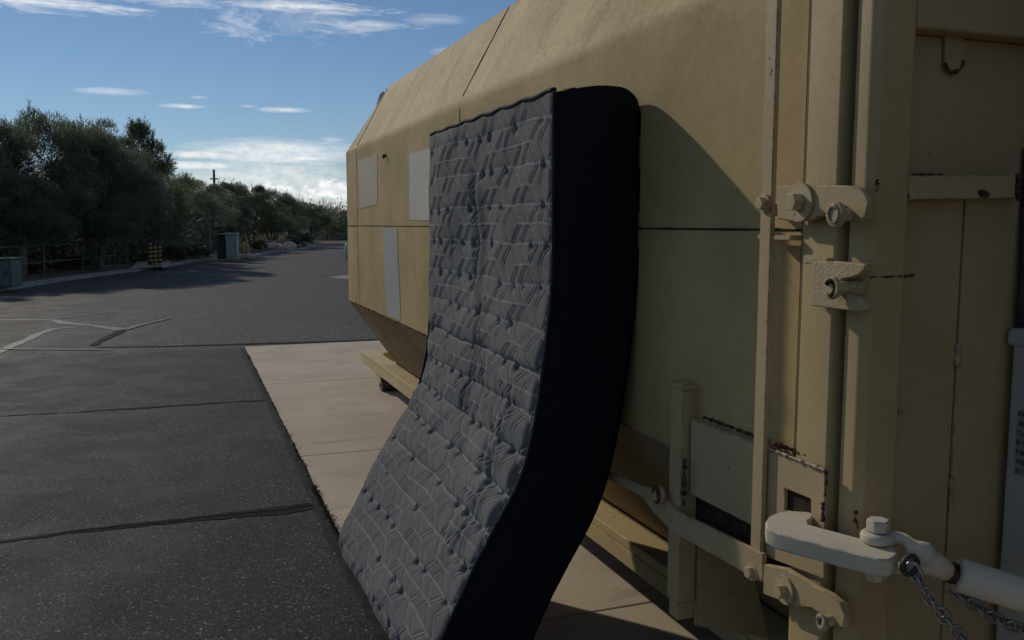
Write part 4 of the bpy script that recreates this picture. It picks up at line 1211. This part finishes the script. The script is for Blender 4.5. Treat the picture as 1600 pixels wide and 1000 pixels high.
# far scrub that closes the view behind the trees
def scrub():
    r = np.random.default_rng(77); Q = []
    for k in range(330):
        x = r.uniform(-420, 760); Y = np.interp(x, [-420, 0, 250, 500, 760], [30, 31.5, 42, 88, 115]) + r.uniform(0, 13)
        c = at_y(x, 350, Y); n = 300
        R0 = r.uniform(.9, 2.0) * (1 + .4 * (Y > 60))
        dirs = r.normal(size=(n, 3)); dirs /= np.linalg.norm(dirs, axis=1)[:, None]
        pos = np.array((c[0], c[1], R0 * .75)) + dirs * R0 * r.uniform(.3, 1, n)[:, None] ** .5
        pos[:, 2] = np.abs(pos[:, 2])
        d_ = dirs + r.normal(size=(n, 3)) * .5 + np.array((0, 0, .4)); d_ /= np.linalg.norm(d_, axis=1)[:, None]
        side = np.cross(d_, r.normal(size=(n, 3))); side /= np.linalg.norm(side, axis=1)[:, None]
        L = r.uniform(.15, .35, n)[:, None]; wd = r.uniform(.04, .10, n)[:, None]; e = pos + d_ * L
        Q.append(np.stack([pos - side * wd / 2, pos + side * wd / 2, e + side * wd / 4, e - side * wd / 4], 1))
    me = quads_mesh('scrub', np.concatenate(Q)); me.materials.append(M['leaf2'])
    o = bpy.data.objects.new('scrub', me); COL.objects.link(o)
    tag(o, 'dense dark scrub filling the gaps behind the roadside trees', 'scrub', kind='stuff')
scrub()

# ================================================================== ROADSIDE THINGS
def pipe_fence(pts_px, Y_off, label):
    base = [at_z(x, y) for x, y in pts_px]
    root = empty('pipe_fence', tuple(base[0]), label=label, cat='fence')
    H = 1.05
    for i in range(len(base) - 1):
        a, b = base[i], base[i + 1]
        n = max(1, int(np.linalg.norm(b - a) / 1.6))
        for k in range(n):
            p = a + (b - a) * k / n
            MB().tube([p, p + np.array((0, 0, H))], .03, 8).build('fence_post', M['rail_dark'], root)
    for z in (H - .03, .48):
        MB().tube([p + np.array((0, 0, z)) for p in base], .028, 8).build('fence_rail', M['rail_dark'], root)
    return root
pipe_fence([(-300, 485), (0, 445), (70, 433), (130, 426), (200, 415), (240, 409)], 0, 'dark two-rail pipe fence below the trees at left')
gr = [at_z(x, y) for x, y in [(480, 379.5), (540, 378.5), (640, 378)]]
gfr = empty('guard_rail', tuple(gr[0]), label='low dark guard rail across the far end of the road', cat='guard rail')
for p in (gr[0], (gr[0] + gr[1]) / 2, gr[1], (gr[1] + gr[2]) / 2, gr[2]):
    MB().box((p[0] - .08, p[1] - .08, 0), (p[0] + .08, p[1] + .08, .8)).build('post', M['wood'], gfr)
for z in (.45, .75):
    MB().tube([p + np.array((0, -.12, z)) for p in gr], .05, 8).build('rail', M['rail_dark'], gfr)

# striped bollards
def bollard_meshes():
    post = MB().tube([(0, 0, 0), (0, 0, .9), (0, 0, .95)], [.085, .085, .05], 16)
    return post
def bollard(p, label):
    root = empty('striped_bollard', tuple(p), label=label, cat='bollard', group='striped bollards at the kerb')
    MB().tube([(0, 0, 0), (0, 0, .92), (0, 0, .96)], [.075, .075, .045], 14).build('post', M['black'], root, loc=(0, 0, 0), smooth=True)
    for k in range(5):
        z = .16 + .155 * k
        MB().tube([(0, 0, z), (0, 0, z + .085)], [.082, .082], 14).build('yellow_band', M['yellow'], root, loc=(0, 0, 0), smooth=True)
for (x, y), lab in (((235, 419.5), 'leftmost of the three yellow and black striped bollards'), ((242.5, 422), 'middle and front one of the three yellow and black striped bollards'), ((250, 421), 'rightmost of the three yellow and black striped bollards')):
    q = at_z(x, y); q[2] = .10 if x < 240 else .0
    bollard(q, lab)
# pale concrete apron under the bollards
q = [at_z(x, y) for x, y in [(205, 424.5), (262, 422), (268, 414), (215, 414)]]
tag(MB().prism([(p[0], p[1], .128) for p in q], (0, 0, .012)).build('pavement', M['rock']), kind='structure')

def utility_box(x0, x1, ytop, ybot, side_mat, front_mat, name, label, depth=.6, lid=None):
    a = at_z((x0 + x1) / 2, ybot, .12); sc = a[1] / F_PX * 1.06
    wd = (x1 - x0) * sc; H = (ybot - ytop) * sc
    root = empty(name, (float(a[0]), float(a[1]), .12), label=label, cat='utility box')
    root.rotation_euler = (0, 0, R(-12))
    MB().box((-wd / 2, -depth * .1, 0), (wd / 2, depth, H * .94)).build('body', M[side_mat], root, loc=(0, 0, 0), bevel=.02)
    dr = MB().box((-wd / 2 + .03, -depth * .1 - .03, .06), (wd / 2 - .03, -depth * .1 - .002, H * .9)).build('door', M[front_mat], root, loc=(0, 0, 0), bevel=.01)
    MB().box((wd * .28, -depth * .1 - .055, H * .45), (wd * .34, -depth * .1 - .031, H * .58)).build('handle', M['black'], dr, loc=(0, 0, 0))
    for zz in (.2, .75): MB().box((-wd / 2 + .02, -depth * .1 - .045, H * zz), (-wd / 2 + .07, -depth * .1 - .0305, H * (zz + .07))).build('hinge', M['lampgrey'], dr, loc=(0, 0, 0))
    MB().box((-wd / 2 - .04, -depth * .1 - .06, H * .942), (wd / 2 + .04, depth + .04, H)).build('lid', M[lid or front_mat], root, loc=(0, 0, 0), bevel=.015)
    return root
utility_box(-16, 16, 411, 449, 'ugreen', 'ugreen', 'green_utility_box', 'muted green utility box cut off by the left edge')
utility_box(341, 354, 370, 404.5, 'udark', 'udark', 'dark_utility_box', 'dark green utility box against the pale cabinet', depth=.9)
utility_box(354.5, 370, 368.5, 405, 'ugrey', 'ugrey', 'pale_utility_cabinet', 'pale grey utility cabinet with door beside the dark box', depth=.5)
# yellow posts with a small rock ring
for x, lab in ((380.5, 'left one of two plain yellow posts by the pale cabinet'), (387.5, 'right one of two plain yellow posts by the pale cabinet')):
    q = at_z(x, 402.5, .1)
    root = empty('yellow_post', tuple(q), label=lab, cat='post', group='yellow posts')
    H = 18 * q[1] / F_PX
    MB().tube([(0, 0, 0), (0, 0, H), (0, 0, H + .03)], [.07, .07, .03], 12).build('pipe', M['yellow'], root, loc=(0, 0, 0), smooth=True)
    MB().tube([(0, 0, 0), (0, 0, .12), (0, 0, .16)], [.14, .13, .09], 12).build('footing', M['kerb'], root, loc=(0, 0, 0), smooth=True)
ORD = ['first', 'second', 'third', 'fourth', 'fifth', 'sixth', 'seventh']
def rock(p, s, label, seed):
    bm = bmesh.new(); bmesh.ops.create_icosphere(bm, subdivisions=2, radius=1)
    for v in bm.verts:
        k = 1 + .35 * mn.noise(v.co * 1.6 + Vector((seed, seed * .7, 0))); v.co *= k; v.co.z *= .7
    me = bpy.data.meshes.new('rock'); bm.to_mesh(me); bm.free(); me.materials.append(M['rock'])
    o = bpy.data.objects.new('landscape_rock', me); COL.objects.link(o); o.location = p; o.scale = (s, s * .8, s); o.rotation_euler = (0, 0, seed)
    tag(o, label, 'rock', 'pale rocks on the verge')
k = 0
for x in (376, 382, 389, 394):
    q = at_z(x, 403.5, .1); q[2] = .17; rock(q, rng.uniform(.18, .28), ORD[k] + ' pale rock from the left in the cluster by the yellow posts', 3.1 * k + 1); k += 1
for x in (421, 427, 434, 440, 447, 453, 457):
    q = at_z(x, 391 - rng.uniform(0, 2.5), .1); q[2] = .25; rock(q, rng.uniform(.3, .5), ORD[k - 4] + ' pale rock from the left in the bed beside the dark bush', 2.3 * k + 1); k += 1
# low red block wall behind the rock bed, block by block
wa = at_z(418, 388.5, .1); wb = at_z(462, 385.5, .1)
wall = empty('block_wall', tuple(wa), label='low reddish block wall behind the rock bed', cat='wall')
blk = MB().box((-.39, -.1, 0), (.39, .1, .19)).mesh('block'); blk.materials.append(M['block'])
dv = wb - wa; n = max(3, int(np.linalg.norm(dv) / .8)); ang = math.atan2(dv[1], dv[0])
for c in range(3):
    for i in range(n):
        o = bpy.data.objects.new('block', blk); COL.objects.link(o); o.parent = wall
        f = (i + (.5 if c % 2 else 0)) / n
        o.location = (dv[0] * f, dv[1] * f, -.05 + c * .20); o.rotation_euler = (0, 0, ang)
# utility pole and street lights
q = at_y(338.5, 390, 72)
up_ = empty('utility_pole', (float(q[0]), 72, 0), label='bare dark utility pole rising above the trees', cat='pole')
zt = float(at_y(338.5, 265, 72)[2])
MB().tube([(0, 0, 0), (0, 0, zt)], [.14, .09], 10).build('shaft', M['wood'], up_, loc=(0, 0, 0), smooth=True)
MB().box((-.3, -.06, zt - .75), (.3, .06, zt - .65)).build('crossarm', M['wood'], up_, loc=(0, 0, 0))
def street_light(x0, y0, x1, y1, Y, label):
    a = at_y(x0, y0, Y); b = at_y(x1, y1, Y)
    root = empty('street_light', (float(a[0]), Y, 0), label=label, cat='street light')
    MB().tube([(a[0], Y, 0), (a[0], Y, a[2] - .25)], [.08, .05], 10).build('pole', M['lampgrey'], root, smooth=True)
    MB().tube(bez(np.array((a[0], Y, a[2] - .3)), a, a + (b - a) * .3, b, 8), .03, 8).build('arm', M['lamphead'], root, smooth=True)
    dd = (b - a) / np.linalg.norm(b - a)
    MB().tube([b, b + dd * .12, b + dd * .42, b + dd * .5], [.03, .055, .055, .03], 10).build('lamp_head', M['lamphead'], root, smooth=True)
street_light(30, 263, 44, 261, 31.5, 'thin pale street light arm among the left trees')
street_light(326, 322, 319, 311, 50.5, 'small pale street light head among the trees near the utility pole')
# white post beside the container's far corner
q = at_z(543, 405.0)
wp = empty('white_bollard', tuple(q), label='white round-topped bollard peeking out beside the container corner', cat='bollard')
H = 24 * q[1] / F_PX * 1.05
MB().tube([(0, 0, 0), (0, 0, H * .92), (0, 0, H)], [.11, .11, .06], 14).build('pipe', M['white'], wp, loc=(0, 0, 0), smooth=True)
MB().tube([(0, 0, 0), (0, 0, .03)], [.2, .19], 14).build('base_collar', M['kerb'], wp, loc=(0, 0, 0), smooth=True)
# pale concrete patch across the road
q = [at_z(x, y) for x, y in [(512, 433), (540, 430), (640, 428), (640, 434), (540, 436)]]
tag(MB().add([(p[0], p[1], .004) for p in q], [tuple(range(len(q)))]).build('pavement_patch', M['kerb']), kind='structure')

# ================================================================== SMALL LITTER ON THE GROUND
def grit():
    r = np.random.default_rng(9); Q = []
    n = 5200
    y = 2.4 + 9 * r.uniform(0, 1, n) ** 1.8; x = r.uniform(-3.5, .62, n) * np.clip(y / 5, .6, 2)
    x = np.minimum(x, .62 - r.uniform(0, .2, n))
    s = r.uniform(.0012, .0030, n) * (1 + (r.uniform(0, 1, n) > .985) * 1.4)
    for i in range(n):
        a = r.uniform(0, 6.28); c, sn = math.cos(a) * s[i], math.sin(a) * s[i]
        b = np.array([(c, sn, 0), (-sn, c, 0), (-c, -sn, 0), (sn, -c, 0)]) + np.array((x[i], y[i], .001)); t = np.array((x[i], y[i], .001 + s[i] * 1.0))
        for k in range(4): Q.append([b[k], b[(k + 1) % 4], t, t])
    Q = np.array(Q)
    n = len(Q); me = bpy.data.meshes.new('grit')
    V = Q[:, :3].reshape(-1, 3)
    me.from_pydata(V.tolist(), [], [(3 * i, 3 * i + 1, 3 * i + 2) for i in range(n)]); me.materials.append(M['grit'])
    o = bpy.data.objects.new('grit', me); COL.objects.link(o)
    tag(o, 'scattered pale grit on the near asphalt', 'grit', kind='stuff')
grit()
def weeds():
    r = np.random.default_rng(10); Q = []
    for _ in range(900):
        y = r.choice([r.uniform(4.2, 6.6), r.uniform(4.2, 5.6), r.uniform(6.5, 12)]); x = .728 + r.normal() * .010
        if r.random() < .35 and mn.noise((y * 3, 0, 0)) < .1: continue
        n = 3
        for _k in range(n):
            p = np.array((x + r.normal() * .006, y + r.normal() * .012, .0)); d_ = np.array((r.normal() * .8, r.normal() * .8, 1.0)); d_ /= np.linalg.norm(d_)
            L = r.uniform(.008, .028); wd = r.uniform(.0015, .004); sd = np.cross(d_, (0, 1, .2)); sd /= np.linalg.norm(sd) + 1e-6
            e = p + d_ * L; Q.append([p - sd * wd, p + sd * wd, e + sd * wd * .4, e - sd * wd * .4])
    me = quads_mesh('weeds', np.array(Q)); me.materials.append(M['weed'])
    o = bpy.data.objects.new('weeds', me); COL.objects.link(o)
    tag(o, 'dry weeds and dirt along the edge of the concrete pad', 'weeds', kind='stuff')
weeds()
